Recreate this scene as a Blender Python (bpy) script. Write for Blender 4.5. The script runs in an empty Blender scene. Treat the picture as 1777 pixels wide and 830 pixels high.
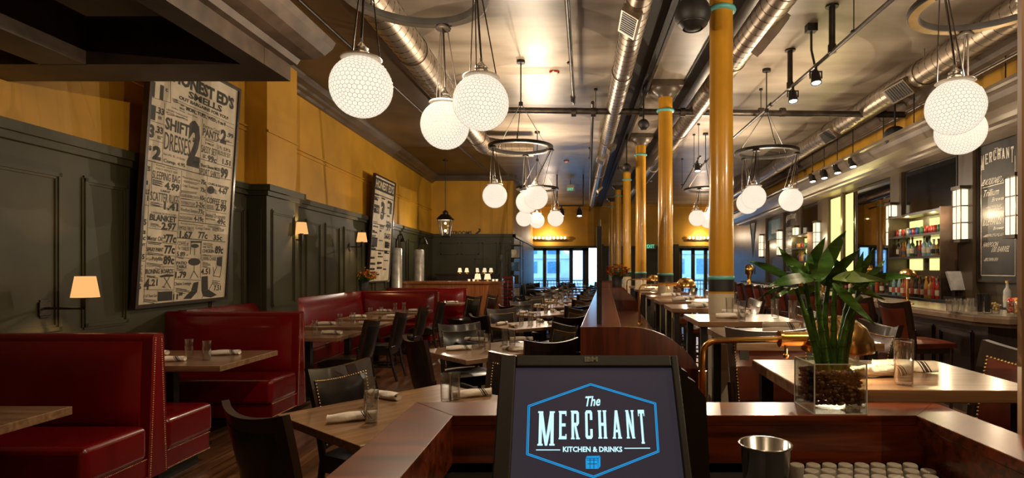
import bpy, math, random
from mathutils import Vector, Matrix
random.seed(7)
S = bpy.context.scene
C = S.collection
PI = math.pi
# ---------------------------------------------------------------- camera
F, CX, HY, H = 1000.0, 1002.0, 467.0, 1.5
cam = bpy.data.cameras.new('camera'); cam.sensor_width = 36; cam.lens = 36*F/1777
cam.shift_x = -(CX-888.5)/1777; cam.shift_y = (HY-415)/1777
cam.clip_start = .05; cam.clip_end = 300
co = bpy.data.objects.new('camera', cam); C.objects.link(co)
co.location = (0, 0, H); co.rotation_euler = (PI/2, 0, 0); S.camera = co
# ---------------------------------------------------------------- world, exposure
w = bpy.data.worlds.new('sky'); S.world = w; w.use_nodes = True
bg = w.node_tree.nodes['Background']; bg.inputs[0].default_value = (.30, .62, 1, 1); bg.inputs[1].default_value = 3.0
S.view_settings.view_transform = 'Standard'; S.view_settings.look = 'None'
S.view_settings.exposure = 1.15; S.view_settings.gamma = 1; S.view_settings.use_curve_mapping = False
cy = S.cycles
cy.use_denoising = True
cy.max_bounces = 7; cy.diffuse_bounces = 3; cy.glossy_bounces = 3; cy.transmission_bounces = 4; cy.transparent_max_bounces = 10
cy.caustics_reflective = False; cy.caustics_refractive = False; cy.sample_clamp_indirect = 4; cy.sample_clamp_direct = 0

def lamp(kind, loc, power, col=(1, .80, .58), size=0., rot=(0, 0, 0), spot=60, parent=None, name='lamp_or_fill', sy=None):
    l = bpy.data.lights.new(name, kind); l.energy = power; l.color = col
    if kind == 'AREA':
        l.size = size
        if sy: l.shape = 'RECTANGLE'; l.size_y = sy
    else: l.shadow_soft_size = size
    if kind == 'SPOT': l.spot_size = math.radians(spot); l.spot_blend = .6
    o = bpy.data.objects.new(name, l); C.objects.link(o); o.location = loc; o.rotation_euler = rot
    if parent: o.parent = parent
    return o

# ---------------------------------------------------------------- pixel helpers
def W(px, py, Y): return Vector(((px-CX)*Y/F, Y, H-(py-HY)*Y/F))
def PX(px, Y): return (px-CX)*Y/F
def PZ(py, Y): return H-(py-HY)*Y/F

# ---------------------------------------------------------------- mesh builder
class MB:
    def __init__(s): s.v = []; s.f = []; s.sm = []
    def add(s, vs, fs, smooth=False):
        n = len(s.v); s.v += [tuple(v) for v in vs]
        for f in fs: s.f.append(tuple(i+n for i in f)); s.sm.append(smooth)
        return s
    def hexa(s, p):      # 8 corners: bottom 4 ccw, top 4 ccw
        return s.add(p, [(3, 2, 1, 0), (4, 5, 6, 7), (0, 1, 5, 4), (1, 2, 6, 5), (2, 3, 7, 6), (3, 0, 4, 7)])
    def box(s, x0, x1, y0, y1, z0, z1):
        return s.hexa([(x0, y0, z0), (x1, y0, z0), (x1, y1, z0), (x0, y1, z0), (x0, y0, z1), (x1, y0, z1), (x1, y1, z1), (x0, y1, z1)])
    def sbox(s, c0, c1, y0, y1, z0, z1, k):   # box running along a line that drifts k metres in x per metre in y
        q = lambda c, y, z: (c+k*y, y, z)
        return s.hexa([q(c0, y0, z0), q(c1, y0, z0), q(c1, y1, z0), q(c0, y1, z0), q(c0, y0, z1), q(c1, y0, z1), q(c1, y1, z1), q(c0, y1, z1)])
    def ring(s, a, d, r, n, ph=0):
        d = Vector(d).normalized(); u = d.orthogonal().normalized(); v = d.cross(u)
        return [Vector(a)+u*(r*math.cos(2*PI*i/n+ph))+v*(r*math.sin(2*PI*i/n+ph)) for i in range(n)]
    def cyl(s, a, b, r0, r1=None, n=12, caps=True):
        if r1 is None: r1 = r0
        a = Vector(a); b = Vector(b); d = b-a
        vs = s.ring(a, d, r0, n)+s.ring(b, d, r1, n)
        s.add(vs, [(i, (i+1) % n, n+(i+1) % n, n+i) for i in range(n)], True)
        if caps: s.add(vs, [tuple(range(n))[::-1], tuple(range(n, 2*n))])
        return s
    def tube(s, pts, r, n=10, caps=True, rs=None):
        pts = [Vector(p) for p in pts]; m = len(pts); vs = []; u = None
        for i, p in enumerate(pts):
            d = (pts[min(i+1, m-1)]-pts[max(i-1, 0)]).normalized()
            if u is None: u = d.orthogonal().normalized()
            else:
                u = (u-d*u.dot(d)).normalized()
            v = d.cross(u); rr = rs[i] if rs else r
            vs += [p+u*(rr*math.cos(2*PI*k/n))+v*(rr*math.sin(2*PI*k/n)) for k in range(n)]
        fs = [(j*n+i, j*n+(i+1) % n, (j+1)*n+(i+1) % n, (j+1)*n+i) for j in range(m-1) for i in range(n)]
        s.add(vs, fs, True)
        if caps: s.add(vs, [tuple(range(n))[::-1], tuple(range((m-1)*n, m*n))])
        return s
    def lathe(s, prof, c=(0, 0, 0), n=24, sx=1, sy=1, closed=False):
        vs = []; c = Vector(c)
        for r, z in prof: vs += [c+Vector((sx*r*math.cos(2*PI*i/n), sy*r*math.sin(2*PI*i/n), z)) for i in range(n)]
        m = len(prof)
        fs = [(j*n+i, j*n+(i+1) % n, (j+1)*n+(i+1) % n, (j+1)*n+i) for j in range(m-1) for i in range(n)]
        s.add(vs, fs, True)
        if prof[0][0] > .0001 and not closed: s.add(vs[:n], [tuple(range(n))[::-1]])
        if prof[-1][0] > .0001 and not closed: s.add(vs[-n:], [tuple(range(n))])
        return s
    def prism(s, poly, fn0, fn1, smooth=False):    # polygon extruded between two mapping functions
        n = len(poly); vs = [fn0(*p) for p in poly]+[fn1(*p) for p in poly]
        s.add(vs, [(i, (i+1) % n, n+(i+1) % n, n+i) for i in range(n)], smooth)
        return s.add(vs, [tuple(range(n))[::-1], tuple(range(n, 2*n))])
    def grid(s, fn, nu, nv, smooth=True):
        vs = [fn(i/nu, j/nv) for j in range(nv+1) for i in range(nu+1)]
        return s.add(vs, [(j*(nu+1)+i, j*(nu+1)+i+1, (j+1)*(nu+1)+i+1, (j+1)*(nu+1)+i) for j in range(nv) for i in range(nu)], smooth)
    def slab(s, ff, fb, nu, nv):                   # closed slab between a front and a back surface
        s.grid(ff, nu, nv); s.grid(lambda u, v: fb(1-u, v), nu, nv)
        for e in range(4):
            def edge(t, q, e=e):
                u, v = [(t, 0), (1, t), (1-t, 1), (0, 1-t)][e]
                a = Vector(ff(u, v)); b = Vector(fb(u, v)); return b.lerp(a, q)
            s.grid(edge, nu, 1)
        return s
    def sphere(s, c, r, n=16, m=10, sc=(1, 1, 1)):
        c = Vector(c)
        return s.grid(lambda u, v: c+Vector((sc[0]*r*math.sin(PI*v)*math.cos(2*PI*u), sc[1]*r*math.sin(PI*v)*math.sin(2*PI*u), -sc[2]*r*math.cos(PI*v))), n, m)
    def mesh(s, name):
        me = bpy.data.meshes.new(name); me.from_pydata(s.v, [], s.f)
        me.polygons.foreach_set('use_smooth', s.sm); me.update(); return me
    def xf(s, M):
        s.v = [tuple(M @ Vector(v)) for v in s.v]; return s

def tag(o, label, cat, group=None, kind=None):
    o['label'] = label; o['category'] = cat
    if group: o['group'] = group
    if kind: o['kind'] = kind
    return o
def obj(name, mb, mat, parent=None, label=None, bev=0, seg=2, soft=False):
    me = mb if isinstance(mb, bpy.types.Mesh) else mb.mesh(name)
    if not me.materials: me.materials.append(mat)
    o = bpy.data.objects.new(name, me); C.objects.link(o)
    if parent: o.parent = parent
    if label: o['label'] = label
    if bev:
        if soft:
            for p in me.polygons: p.use_smooth = True
        b = o.modifiers.new('b', 'BEVEL'); b.width = bev; b.segments = seg; b.limit_method = 'ANGLE'; b.angle_limit = .6
        if soft: o.modifiers.new('n', 'WEIGHTED_NORMAL').keep_sharp = False
    return o
def thing(name, label, cat, loc=(0, 0, 0), rz=0, group=None):
    o = bpy.data.objects.new(name, None); C.objects.link(o); o.empty_display_size = .1
    o.location = loc; o.rotation_euler = (0, 0, rz); return tag(o, label, cat, group)
def dup(r, loc, rz, label, group=None, scale=None):
    n = r.copy(); C.objects.link(n); n.location = loc; n.rotation_euler = (0, 0, rz); n['label'] = label
    if scale: n.scale = scale
    if group: n['group'] = group
    for ch in list(r.children):
        c = ch.copy(); C.objects.link(c); c.parent = n
        for g in list(ch.children):
            d = g.copy(); C.objects.link(d); d.parent = c
    return n
class Kind:          # first call uses the prototype, later calls copy it
    def __init__(s, make): s.make = make; s.p = None
    def __call__(s, loc, rz, label, group=None, scale=None):
        if s.p is None:
            s.p = s.make(); o = s.p; o.location = loc; o.rotation_euler = (0, 0, rz); o['label'] = label
            if scale: o.scale = scale
            if group: o['group'] = group
            return o
        return dup(s.p, loc, rz, label, group, scale)
def struct(name, mb, mat, bev=0, parent=None):
    o = obj(name, mb, mat, parent, bev=bev)
    if not parent: o['kind'] = 'structure'
    return o

# ---------------------------------------------------------------- materials
def nt(name):
    m = bpy.data.materials.new(name); m.use_nodes = True; t = m.node_tree
    return m, t, t.nodes['Principled BSDF']
def N(t, typ, **kw):
    n = t.nodes.new(typ)
    for k, v in kw.items(): setattr(n, k, v)
    return n
def mat(name, col, rough=.5, metal=0., var=.12, scale=8., bump=0., spec=.5, coat=0., stretch=(1, 1, 1), emit=None, es=0., col2=None, rvar=0.):
    m, t, b = nt(name); L = t.links.new
    tc = N(t, 'ShaderNodeTexCoord'); mp = N(t, 'ShaderNodeMapping'); mp.inputs['Scale'].default_value = stretch
    no = N(t, 'ShaderNodeTexNoise'); no.inputs['Scale'].default_value = scale; no.inputs['Detail'].default_value = 5
    L(tc.outputs['Object'], mp.inputs[0]); L(mp.outputs[0], no.inputs[0])
    cr = N(t, 'ShaderNodeValToRGB'); c2 = col2 or tuple(min(1, c*(1+var*2)) for c in col); c1 = col if col2 else tuple(c*(1-var*2) for c in col)
    cr.color_ramp.elements[0].position = .3; cr.color_ramp.elements[1].position = .7
    cr.color_ramp.elements[0].color = (*c1, 1); cr.color_ramp.elements[1].color = (*c2, 1)
    L(no.outputs[0], cr.inputs[0]); L(cr.outputs[0], b.inputs['Base Color'])
    b.inputs['Roughness'].default_value = rough; b.inputs['Metallic'].default_value = metal; b.inputs['Specular IOR Level'].default_value = spec
    b.inputs['Coat Weight'].default_value = coat; b.inputs['Coat Roughness'].default_value = .08
    if rvar:
        mr = N(t, 'ShaderNodeMapRange'); mr.inputs[3].default_value = rough-rvar; mr.inputs[4].default_value = rough+rvar
        L(no.outputs[0], mr.inputs[0]); L(mr.outputs[0], b.inputs['Roughness'])
    if bump:
        bm = N(t, 'ShaderNodeBump'); bm.inputs['Strength'].default_value = bump; bm.inputs['Distance'].default_value = .01
        L(no.outputs[0], bm.inputs['Height']); L(bm.outputs[0], b.inputs['Normal'])
    if emit: b.inputs['Emission Color'].default_value = (*emit, 1); b.inputs['Emission Strength'].default_value = es
    return m
def wood(name, a, b_, rough=.3, scale=3., axis=0, coat=.3, planks=0):
    m, t, b = nt(name); L = t.links.new
    tc = N(t, 'ShaderNodeTexCoord'); mp = N(t, 'ShaderNodeMapping')
    sc = [9., 9., 9.]; sc[axis] = .8; mp.inputs['Scale'].default_value = sc
    L(tc.outputs['Object'], mp.inputs[0])
    no = N(t, 'ShaderNodeTexNoise'); no.inputs['Scale'].default_value = scale; no.inputs['Detail'].default_value = 6; no.inputs['Distortion'].default_value = .6
    L(mp.outputs[0], no.inputs[0])
    cr = N(t, 'ShaderNodeValToRGB'); cr.color_ramp.elements[0].position = .35; cr.color_ramp.elements[1].position = .68
    cr.color_ramp.elements[0].color = (*a, 1); cr.color_ramp.elements[1].color = (*b_, 1)
    L(no.outputs[0], cr.inputs[0]); out = cr.outputs[0]
    if planks:
        br = N(t, 'ShaderNodeTexBrick'); br.inputs['Scale'].default_value = 1; br.inputs['Brick Width'].default_value = 1.4; br.inputs['Row Height'].default_value = planks
        br.inputs['Mortar Size'].default_value = .003; br.inputs['Color1'].default_value = (1, 1, 1, 1); br.inputs['Color2'].default_value = (.55, .5, .45, 1); br.inputs['Mortar'].default_value = (.1, .1, .1, 1)
        m2 = N(t, 'ShaderNodeMapping'); m2.inputs['Rotation'].default_value = (0, 0, PI/2); L(tc.outputs['Object'], m2.inputs[0]); L(m2.outputs[0], br.inputs[0])
        mx = N(t, 'ShaderNodeMixRGB', blend_type='MULTIPLY'); mx.inputs[0].default_value = 1; L(out, mx.inputs[1]); L(br.outputs[0], mx.inputs[2]); out = mx.outputs[0]
    L(out, b.inputs['Base Color']); b.inputs['Roughness'].default_value = rough; b.inputs['Coat Weight'].default_value = coat; b.inputs['Coat Roughness'].default_value = .15
    return m
def glow(name, col, s):
    m = bpy.data.materials.new(name); m.use_nodes = True; t = m.node_tree; t.nodes.clear()
    e = N(t, 'ShaderNodeEmission'); e.inputs[0].default_value = (*col, 1); e.inputs[1].default_value = s
    o = N(t, 'ShaderNodeOutputMaterial'); t.links.new(e.outputs[0], o.inputs[0]); return m
def thinglass(name, tint=(.93, .95, .95), refl=1., base=.04, edge=.9):
    m = bpy.data.materials.new(name); m.use_nodes = True; t = m.node_tree; t.nodes.clear(); L = t.links.new
    tr = N(t, 'ShaderNodeBsdfTransparent'); l2 = N(t, 'ShaderNodeLayerWeight'); l2.inputs[0].default_value = .5; rp = N(t, 'ShaderNodeValToRGB'); e = rp.color_ramp.elements
    e[0].position = .45; e[0].color = (*tint, 1); e[1].position = .95; e[1].color = (*[q*edge for q in tint], 1); L(l2.outputs['Facing'], rp.inputs[0]); L(rp.outputs[0], tr.inputs[0])
    gl = N(t, 'ShaderNodeBsdfGlossy'); gl.inputs[1].default_value = .03; gl.inputs[0].default_value = (1, 1, 1, 1)
    lw = N(t, 'ShaderNodeLayerWeight'); lw.inputs[0].default_value = .35
    ma = N(t, 'ShaderNodeMath', operation='MULTIPLY_ADD'); ma.inputs[1].default_value = refl*.7; ma.inputs[2].default_value = base; L(lw.outputs['Facing'], ma.inputs[0])
    mx = N(t, 'ShaderNodeMixShader'); L(ma.outputs[0], mx.inputs[0]); L(tr.outputs[0], mx.inputs[1]); L(gl.outputs[0], mx.inputs[2])
    o = N(t, 'ShaderNodeOutputMaterial'); L(mx.outputs[0], o.inputs[0]); return m

M = {}
M['yellow'] = mat('mustard_plaster', (.47, .235, .012), .6, var=.10, scale=1.3, bump=.05)
M['green'] = mat('dark_olive_paint', (.040, .036, .016), .5, var=.12, scale=2, spec=.3)
M['ceiling'] = mat('mottled_brown_ceiling', (.12, .092, .066), .36, scale=1.1, col2=(.36, .30, .235), stretch=(.6, 1.6, 1), rvar=.12)
M['floor'] = wood('dark_floor_boards', (.07, .030, .013), (.24, .115, .05), .3, 1.2, axis=1, coat=.25, planks=.11)
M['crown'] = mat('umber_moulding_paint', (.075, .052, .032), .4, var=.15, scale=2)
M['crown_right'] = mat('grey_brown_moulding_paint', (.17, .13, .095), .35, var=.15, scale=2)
M['red'] = mat('oxblood_red_leather', (.15, .003, .005), .25, var=.08, scale=3, coat=.25, spec=.6)
M['black_leather'] = mat('black_leather', (.012, .010, .009), .28, var=.2, scale=6, coat=.25)
M['brown_leather'] = mat('chestnut_leather', (.11, .022, .010), .3, var=.2, scale=6, coat=.25)
M['dark_wood'] = wood('espresso_wood', (.010, .005, .003), (.032, .013, .007), .4, axis=2)
M['table'] = wood('walnut_table_top', (.15, .075, .035), (.30, .17, .09), .3, axis=0, coat=.35)
M['table_edge'] = wood('walnut_table_edge', (.13, .05, .02), (.28, .13, .06), .4, axis=0)
M['host'] = wood('cherry_wood_counter', (.05, .010, .003), (.21, .038, .009), .26, axis=0, coat=.3)
M['cherry'] = wood('cherry_wood_panel', (.055, .010, .004), (.13, .025, .009), .3, axis=2, coat=.4)
M['orange_wood'] = wood('orange_maple_panel', (.20, .06, .015), (.34, .12, .035), .35, axis=2)
M['oak_post'] = wood('pale_oak', (.25, .14, .07), (.42, .26, .14), .4, axis=2)
M['black'] = mat('black_metal', (.010, .009, .008), .45, metal=0., var=.2)
M['iron'] = mat('dark_iron_pipe', (.045, .035, .028), .4, metal=.6, var=.25)
M['matte_black'] = mat('matte_black_plastic', (.014, .013, .012), .55, var=.2)
M['duct'] = mat('galvanised_duct', (.27, .215, .16), .36, metal=.85, var=.12, scale=4)
M['brass'] = mat('polished_brass', (.72, .42, .13), .2, metal=1, var=.08)
M['steel'] = mat('brushed_steel', (.5, .48, .45), .2, metal=1, var=.1)
M['nail'] = mat('brass_nailhead', (.75, .52, .25), .3, metal=.9)
M['col_yellow'] = mat('ochre_column_paint', (.50, .235, .012), .3, var=.08, scale=3, coat=.2)
M['cream'] = mat('cream_column_paint', (.50, .42, .30), .35, var=.06, scale=3)
M['teal'] = mat('teal_band_paint', (.12, .42, .40), .4, var=.05)
M['white'] = mat('white_cotton', (.72, .66, .57), .8, var=.05, scale=30, bump=.3)
M['paper'] = mat('poster_newsprint', (.66, .57, .43), .6, var=.1, scale=5, bump=.0)
M['ink'] = mat('poster_ink', (.02, .016, .012), .6)
M['dark'] = mat('dark_interior', (.012, .010, .009), .7)
M['glass'] = thinglass('drinking_glass', (.95, .96, .95), .9, .03, .35)
M['pane'] = thinglass('window_glass', (.9, .95, 1), .5, .03)
M['globe'] = glow('opal_globe_glass', (1, .84, .66), .52)
M['globewire'] = mat('grey_globe_wire', (.26, .22, .17), .5)
M['shade'] = glow('parchment_shade', (1, .50, .17), .46)
M['sconce'] = glow('bar_sconce_glass', (1, .80, .52), .75)
M['lampwhite'] = glow('small_lamp_shade', (1, .72, .40), .55)
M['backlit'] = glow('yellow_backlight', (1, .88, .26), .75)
M['bulb'] = glow('bulb_glow', (1, .70, .38), 5)
M['spotglow'] = glow('spot_lamp_glow', (1, .9, .75), 6)
M['mirror'] = mat('mirror_silver', (.75, .72, .68), .02, metal=1, var=0)
M['chalkboard'] = mat('chalkboard', (.022, .021, .020), .4, var=.3, scale=3)
M['chalk'] = mat('white_chalk', (.75, .72, .66), .8)
M['screen'] = mat('tv_screen', (.006, .006, .007), .12, var=0)
M['leaf'] = mat('bamboo_leaf', (.05, .15, .022), .35, var=.3, scale=14, coat=.1, stretch=(1, 1, 4))
M['leaf2'] = mat('bamboo_leaf_light', (.16, .27, .04), .4, var=.3, scale=14)
M['stalk'] = mat('bamboo_stalk', (.07, .17, .03), .35, var=.25, scale=20)
M['node'] = mat('bamboo_node', (.14, .17, .05), .5)
M['greenglow'] = glow('green_exit_letters', (.12, .75, .40), .45)
# ================================================================ THE SETTING
CZ = 4.45                       # ceiling height
KL, KR, KP = -.026, .067, .049  # drift of the left wall, the bar wall and the central partition
WL = lambda Y: -4.14+KL*Y
WR = lambda Y: 5.0+KR*Y
struct('floor', MB().box(-6, 9, -3.2, 27, -.1, 0), M['floor'])
struct('ceiling', MB().box(-6, 9, -3.2, 27, CZ, CZ+.1), M['ceiling'])
# left wall: mustard above olive wainscot
struct('wall_left', MB().sbox(-4.34, -4.14, -3.2, 18.4, 0, CZ, KL), M['yellow'])
wn = MB().sbox(-4.15, -4.10, -3.2, 7.55, 0, 2.5, KL).sbox(-4.15, -4.10, 8.4, 18.3, 0, 2.5, KL)
for y0, y1 in ((-3.2, 7.5), (8.4, 18.3)):
    wn.sbox(-4.15, -4.03, y0, y1, 2.52, 2.60, KL).sbox(-4.15, -4.06, y0, y1, 2.46, 2.52, KL)
def frame_mould(mb, y0, y1, z0, z1, c, k, t=.03, d=.022, side=1):
    for a, b, e, f in ((y0, y1, z0, z0+t), (y0, y1, z1-t, z1), (y0, y0+t, z0, z1), (y1-t, y1, z0, z1)):
        mb.sbox(min(c, c+side*d), max(c, c+side*d), a, b, e, f, k)
        mb.sbox(min(c, c+side*d*.5), max(c, c+side*d*.5), a-(.02 if b-a < .1 else 0), b+(.02 if b-a < .1 else 0), e-(.02 if f-e < .1 else 0), f+(.02 if f-e < .1 else 0), k)
for y0, y1 in ((2.2, 3.3), (3.55, 4.70), (4.93, 5.42), (6.7, 7.4), (8.55, 9.05), (9.2, 9.75), (9.95, 10.6), (10.8, 11.5), (11.75, 12.4), (12.6, 13.3), (13.5, 14.2), (14.4, 15.1), (15.3, 16.), (16.2, 17.)):
    frame_mould(wn, y0, y1, 1.0, 2.28, -4.10, KL)
struct('trim_1', wn, M['green'])
struct('ceiling_strip', MB().box(-4.7, -2.2, -3, 18.2, CZ-.03, CZ), mat('umber_ceiling_paint', (.06, .036, .02), .35, var=.25, scale=1.5))
# chimney breast that steps out of the left wall
struct('wall_left_breast', MB().sbox(-4.14, -3.87, 7.55, 8.4, 2.5, CZ-.05, KL), M['yellow'])
cb = MB().sbox(-4.14, -3.86, 7.52, 8.42, 0, 2.5, KL).sbox(-4.14, -3.78, 7.45, 8.5, 2.52, 2.6, KL).sbox(-4.14, -3.82, 7.48, 8.46, 2.46, 2.52, KL)
frame_mould(cb, 7.65, 8.3, 1.0, 2.28, -3.86, KL)
cb.box(-4.28, -4.12, 7.50, 7.52, 1.0, 2.28)
struct('trim_2', cb, M['green'])
# picture rails and crown on the left wall
struct('trim_3', MB().sbox(-4.14, -4.12, -3, 18.2, 3.30, 3.33, KL).sbox(-4.14, -4.11, -3, 18.2, 3.36, 3.38, KL).sbox(-3.88, -3.85, 7.55, 8.4, 3.30, 3.33, KL), M['yellow'])
prof = [(-4.14, 4.22), (-4.08, 4.22), (-4.06, 4.26), (-4.0, 4.28), (-3.98, 4.31), (-3.9, 4.35), (-3.86, 4.39), (-3.84, 4.45), (-4.14, 4.45)]
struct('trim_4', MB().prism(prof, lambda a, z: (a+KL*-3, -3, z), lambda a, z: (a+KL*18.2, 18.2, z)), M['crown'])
# far-left restroom block
struct('wall_restroom', MB().box(-4.8, -2.03, 18.2, 18.4, 0, CZ).box(-2.2, -2.03, 18.4, 26.4, 0, CZ), M['yellow'])
rb = MB().box(-4.7, -2.0, 18.14, 18.2, 0, 2.5).box(-4.7, -1.93, 18.05, 18.2, 2.50, 2.6).box(-2.03, -1.95, 18.05, 26.3, 2.5, 2.58).box(-2.03, -1.99, 18.1, 26.3, 0, 2.5)
for x0, x1, z0 in ((-4.3, -3.75, 1.95), (-3.65, -3.1, 1.95), (-3.0, -2.55, 1.0), (-2.45, -2.1, 1.0)):
    for a, b, e, f in ((x0, x1, z0, z0+.03), (x0, x1, 2.3, 2.33), (x0, x0+.03, z0, 2.33), (x1-.03, x1, z0, 2.33)): rb.box(a, b, 18.11, 18.14, e, f)
struct('trim_5', rb, M['green'])
struct('trim_6', MB().box(-4.7, -1.95, 17.98, 18.2, 4.28, CZ).box(-2.03, -1.9, 18.2, 26.4, 4.3, CZ), M['crown'])
struct('trim_7', MB().box(-3.05, -3.02, 18.17, 18.2, 2.6, 4.28).box(-2.72, -2.69, 18.17, 18.2, 2.6, 4.28).box(-2.2, -2.06, 18.15, 18.2, 2.6, 4.28), M['yellow'])
# back wall with two storefronts
BW = 26.3
def X(px): return PX(px, BW)
bw = MB()
o1, o2 = (X(908), X(1036)), (X(1180), X(1290))
ztop = 2.48
for a, b in ((-2.3, o1[0]), (o1[1], o2[0]), (o2[1], 9)): bw.box(a, b, BW, BW+.25, 0, CZ)
for a, b in (o1, o2): bw.box(a, b, BW, BW+.25, ztop, CZ)
struct('wall_back', bw, M['yellow'])
bt = MB()
for a, b in ((-2.0, o1[0]-.02), (o1[1]+.02, o2[0]-.02), (o2[1]+.02, 6.9)): bt.box(a, b, BW-.05, BW, 0, 2.45)
bt.box(-2.0, 6.9, BW-.14, BW, 2.45, 2.55)
for x in (o1[0]-.3, o1[1]+.08, o2[0]-.3, o2[1]+.05): bt.box(x, x+.22, BW-.16, BW, 0, 2.62)
struct('trim_8', bt, M['green'])
struct('trim_9', MB().box(X(1020), X(1031), BW-.12, BW, 2.55, CZ).box(-2.0, 7, BW-.1, BW, 4.3, CZ).box(X(905), X(912), BW-.1, BW, 2.55, 4.3).box(X(1240), X(1290), BW-.04, BW, 2.6, 4.0), M['yellow'])
def storefront(n, xs):
    w_ = thing('window_%d' % n, '', '', (0, 0, 0)); del w_['label'], w_['category']; w_['kind'] = 'structure'
    fr = MB(); px0, px1 = xs[0][0]-.28, xs[-1][1]+.28
    edges = [px0]+[e for a in xs for e in a]+[px1]
    for i in range(0, len(edges), 2): fr.box(edges[i], edges[i+1], BW+.02, BW+.12, 0, 2.48)
    fr.box(px0, px1, BW+.02, BW+.12, 2.34, 2.48).box(px0, px1, BW+.02, BW+.12, 0, .25)
    for a, b in xs: fr.box(a, b, BW+.05, BW+.07, .80, .83).box(a, b, BW+.05, BW+.07, .55, .57)
    struct('window_frame', fr, M['green'], parent=w_)
    for a, b in xs: struct('window_pane', MB().box(a, b, BW+.06, BW+.065, .25, 2.34), M['pane'], parent=w_)
storefront(1, [(X(925), X(942)), (X(948), X(965)), (X(971), X(988)), (X(994), X(1011))])
storefront(2, [(X(1184), X(1200)), (X(1206), X(1222)), (X(1228), X(1244)), (X(1262), X(1278))])
# street outside
struct('ground_outside', MB().box(-30, 40, 27, 90, -.15, -.05), mat('pale_pavement', (.45, .47, .5), .8))
fb = mat('pale_stone_facade', (.42, .45, .47), .8, var=.1, scale=.6); fw = mat('facade_windows', (.06, .16, .24), .2)
def outside(name, label, x0, x1, y, h, stepx, wz):
    t = thing(name, label, 'building', (x0, y, -.05))
    obj('facade', MB().box(0, x1-x0, 0, 8, 0, h), fb, t)
    m = MB(); x = .8
    while x < x1-x0-1.2:
        z = 1.2
        while z < h-1.5: m.box(x, x+stepx*.55, -.06, 0, z, z+wz*.6); z += wz
        x += stepx
    obj('windows', m, fw, t)
    b = MB(); z = .8
    while z < h: b.box(0, x1-x0, -.15, 0, z, z+.15); z += wz
    obj('string_course', b, fb, t)
outside('stone_building', 'pale stone building across the street behind the middle storefront panes', -9, -.4, 48, 14, 1.9, 1.6)
outside('stone_building', 'pale stone building across the street seen through the storefront beside the bar', 2, 22, 44, 14, 2.1, 1.9)
outside('stone_building', 'tall pale building at the far left end of the street outside', -26, -10, 52, 16, 2.6, 2.2)
for i, (x, lb) in enumerate(((-1.5, 'black patio railing outside the left storefront'), (5.2, 'black patio railing outside the right storefront by the bar'))):
    t = thing('patio_railing', lb, 'railing', (x, 28.6, -.05))
    m = MB().box(-2, 2, 0, .05, .95, 1.0).box(-2, 2, 0, .05, .12, .16)
    for j in range(28): m.box(-2+j*.145, -1.98+j*.145, .01, .03, .05, .97)
    for x_ in (-2, 0, 1.96): m.box(x_, x_+.05, 0, .05, 0, 1.0)
    obj('rails', m, M['black'], t)
# bar wall on the right
struct('wall_right', MB().sbox(5.0, 5.2, -3.2, 26.4, 0, CZ, KR), M['crown'])
struct('wall_right_frieze', MB().sbox(4.97, 5.0, -3.2, 26.4, 3.5, CZ, KR), M['yellow'])
cp = [(5.0, 3.16), (4.62, 3.16), (4.60, 3.20), (4.56, 3.22), (4.56, 3.26), (4.50, 3.30), (4.42, 3.36), (4.36, 3.44), (4.33, 3.50), (4.33, 3.54), (4.28, 3.56), (4.28, 3.60), (5.0, 3.62)]
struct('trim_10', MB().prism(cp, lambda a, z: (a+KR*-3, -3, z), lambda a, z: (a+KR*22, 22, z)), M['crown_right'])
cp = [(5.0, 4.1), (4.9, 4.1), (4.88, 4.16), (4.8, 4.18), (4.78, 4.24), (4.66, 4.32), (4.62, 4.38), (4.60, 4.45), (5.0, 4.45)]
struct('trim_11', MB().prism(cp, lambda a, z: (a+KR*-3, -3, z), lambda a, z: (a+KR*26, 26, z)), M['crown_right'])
# wall behind the viewer
struct('wall_rear', MB().box(-6, 9, -3.2, -3.0, 0, CZ), M['yellow'])
# girder over the columns, dark strips beside it
struct('ceiling_beam_1', MB().box(1.10, 1.62, -3, BW, 4.36, CZ), M['ceiling'])
struct('ceiling_beam_2', MB().box(.74, 1.10, -3, BW, 4.34, CZ).box(1.62, 1.78, -3, BW, 4.34, CZ), M['matte_black'])
struct('trim_12', MB().box(1.05, 1.09, -3, 25, 4.24, 4.28).box(.98, 1.0, -3, 25, 4.28, 4.32), M['iron'])
# coffered canopy above the entrance, left of the viewer
cn = MB(); Z0 = 2.9
cn.box(-4.3, -2.14, 3.94, 4.30, Z0, 3.2).box(-2.30, -2.142, -3, 3.94, Z0, 3.2).box(-3.68, -3.36, -3, 3.95, Z0, 3.2).box(-4.3, -2.2, -3, 4.2, 3.18, 3.24)
struct('ceiling_canopy', cn, mat('canopy_brown_paint', (.040, .024, .014), .5, var=.2))
cp = [(-2.14, 3.02), (-2.10, 3.03), (-2.08, 3.07), (-2.0, 3.09), (-1.93, 3.13), (-1.88, 3.19), (-1.86, 3.24), (-2.14, 3.24)]
struct('trim_13', MB().prism(cp, lambda a, z: (a, -3, z), lambda a, z: (a, 4.3+(a+2.14)*.5, z)), bpy.data.materials['canopy_brown_paint'])
struct('trim_14', MB().box(1.172, 1.26, 1.52, 1.535, 0, CZ), M['oak_post'])

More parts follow.
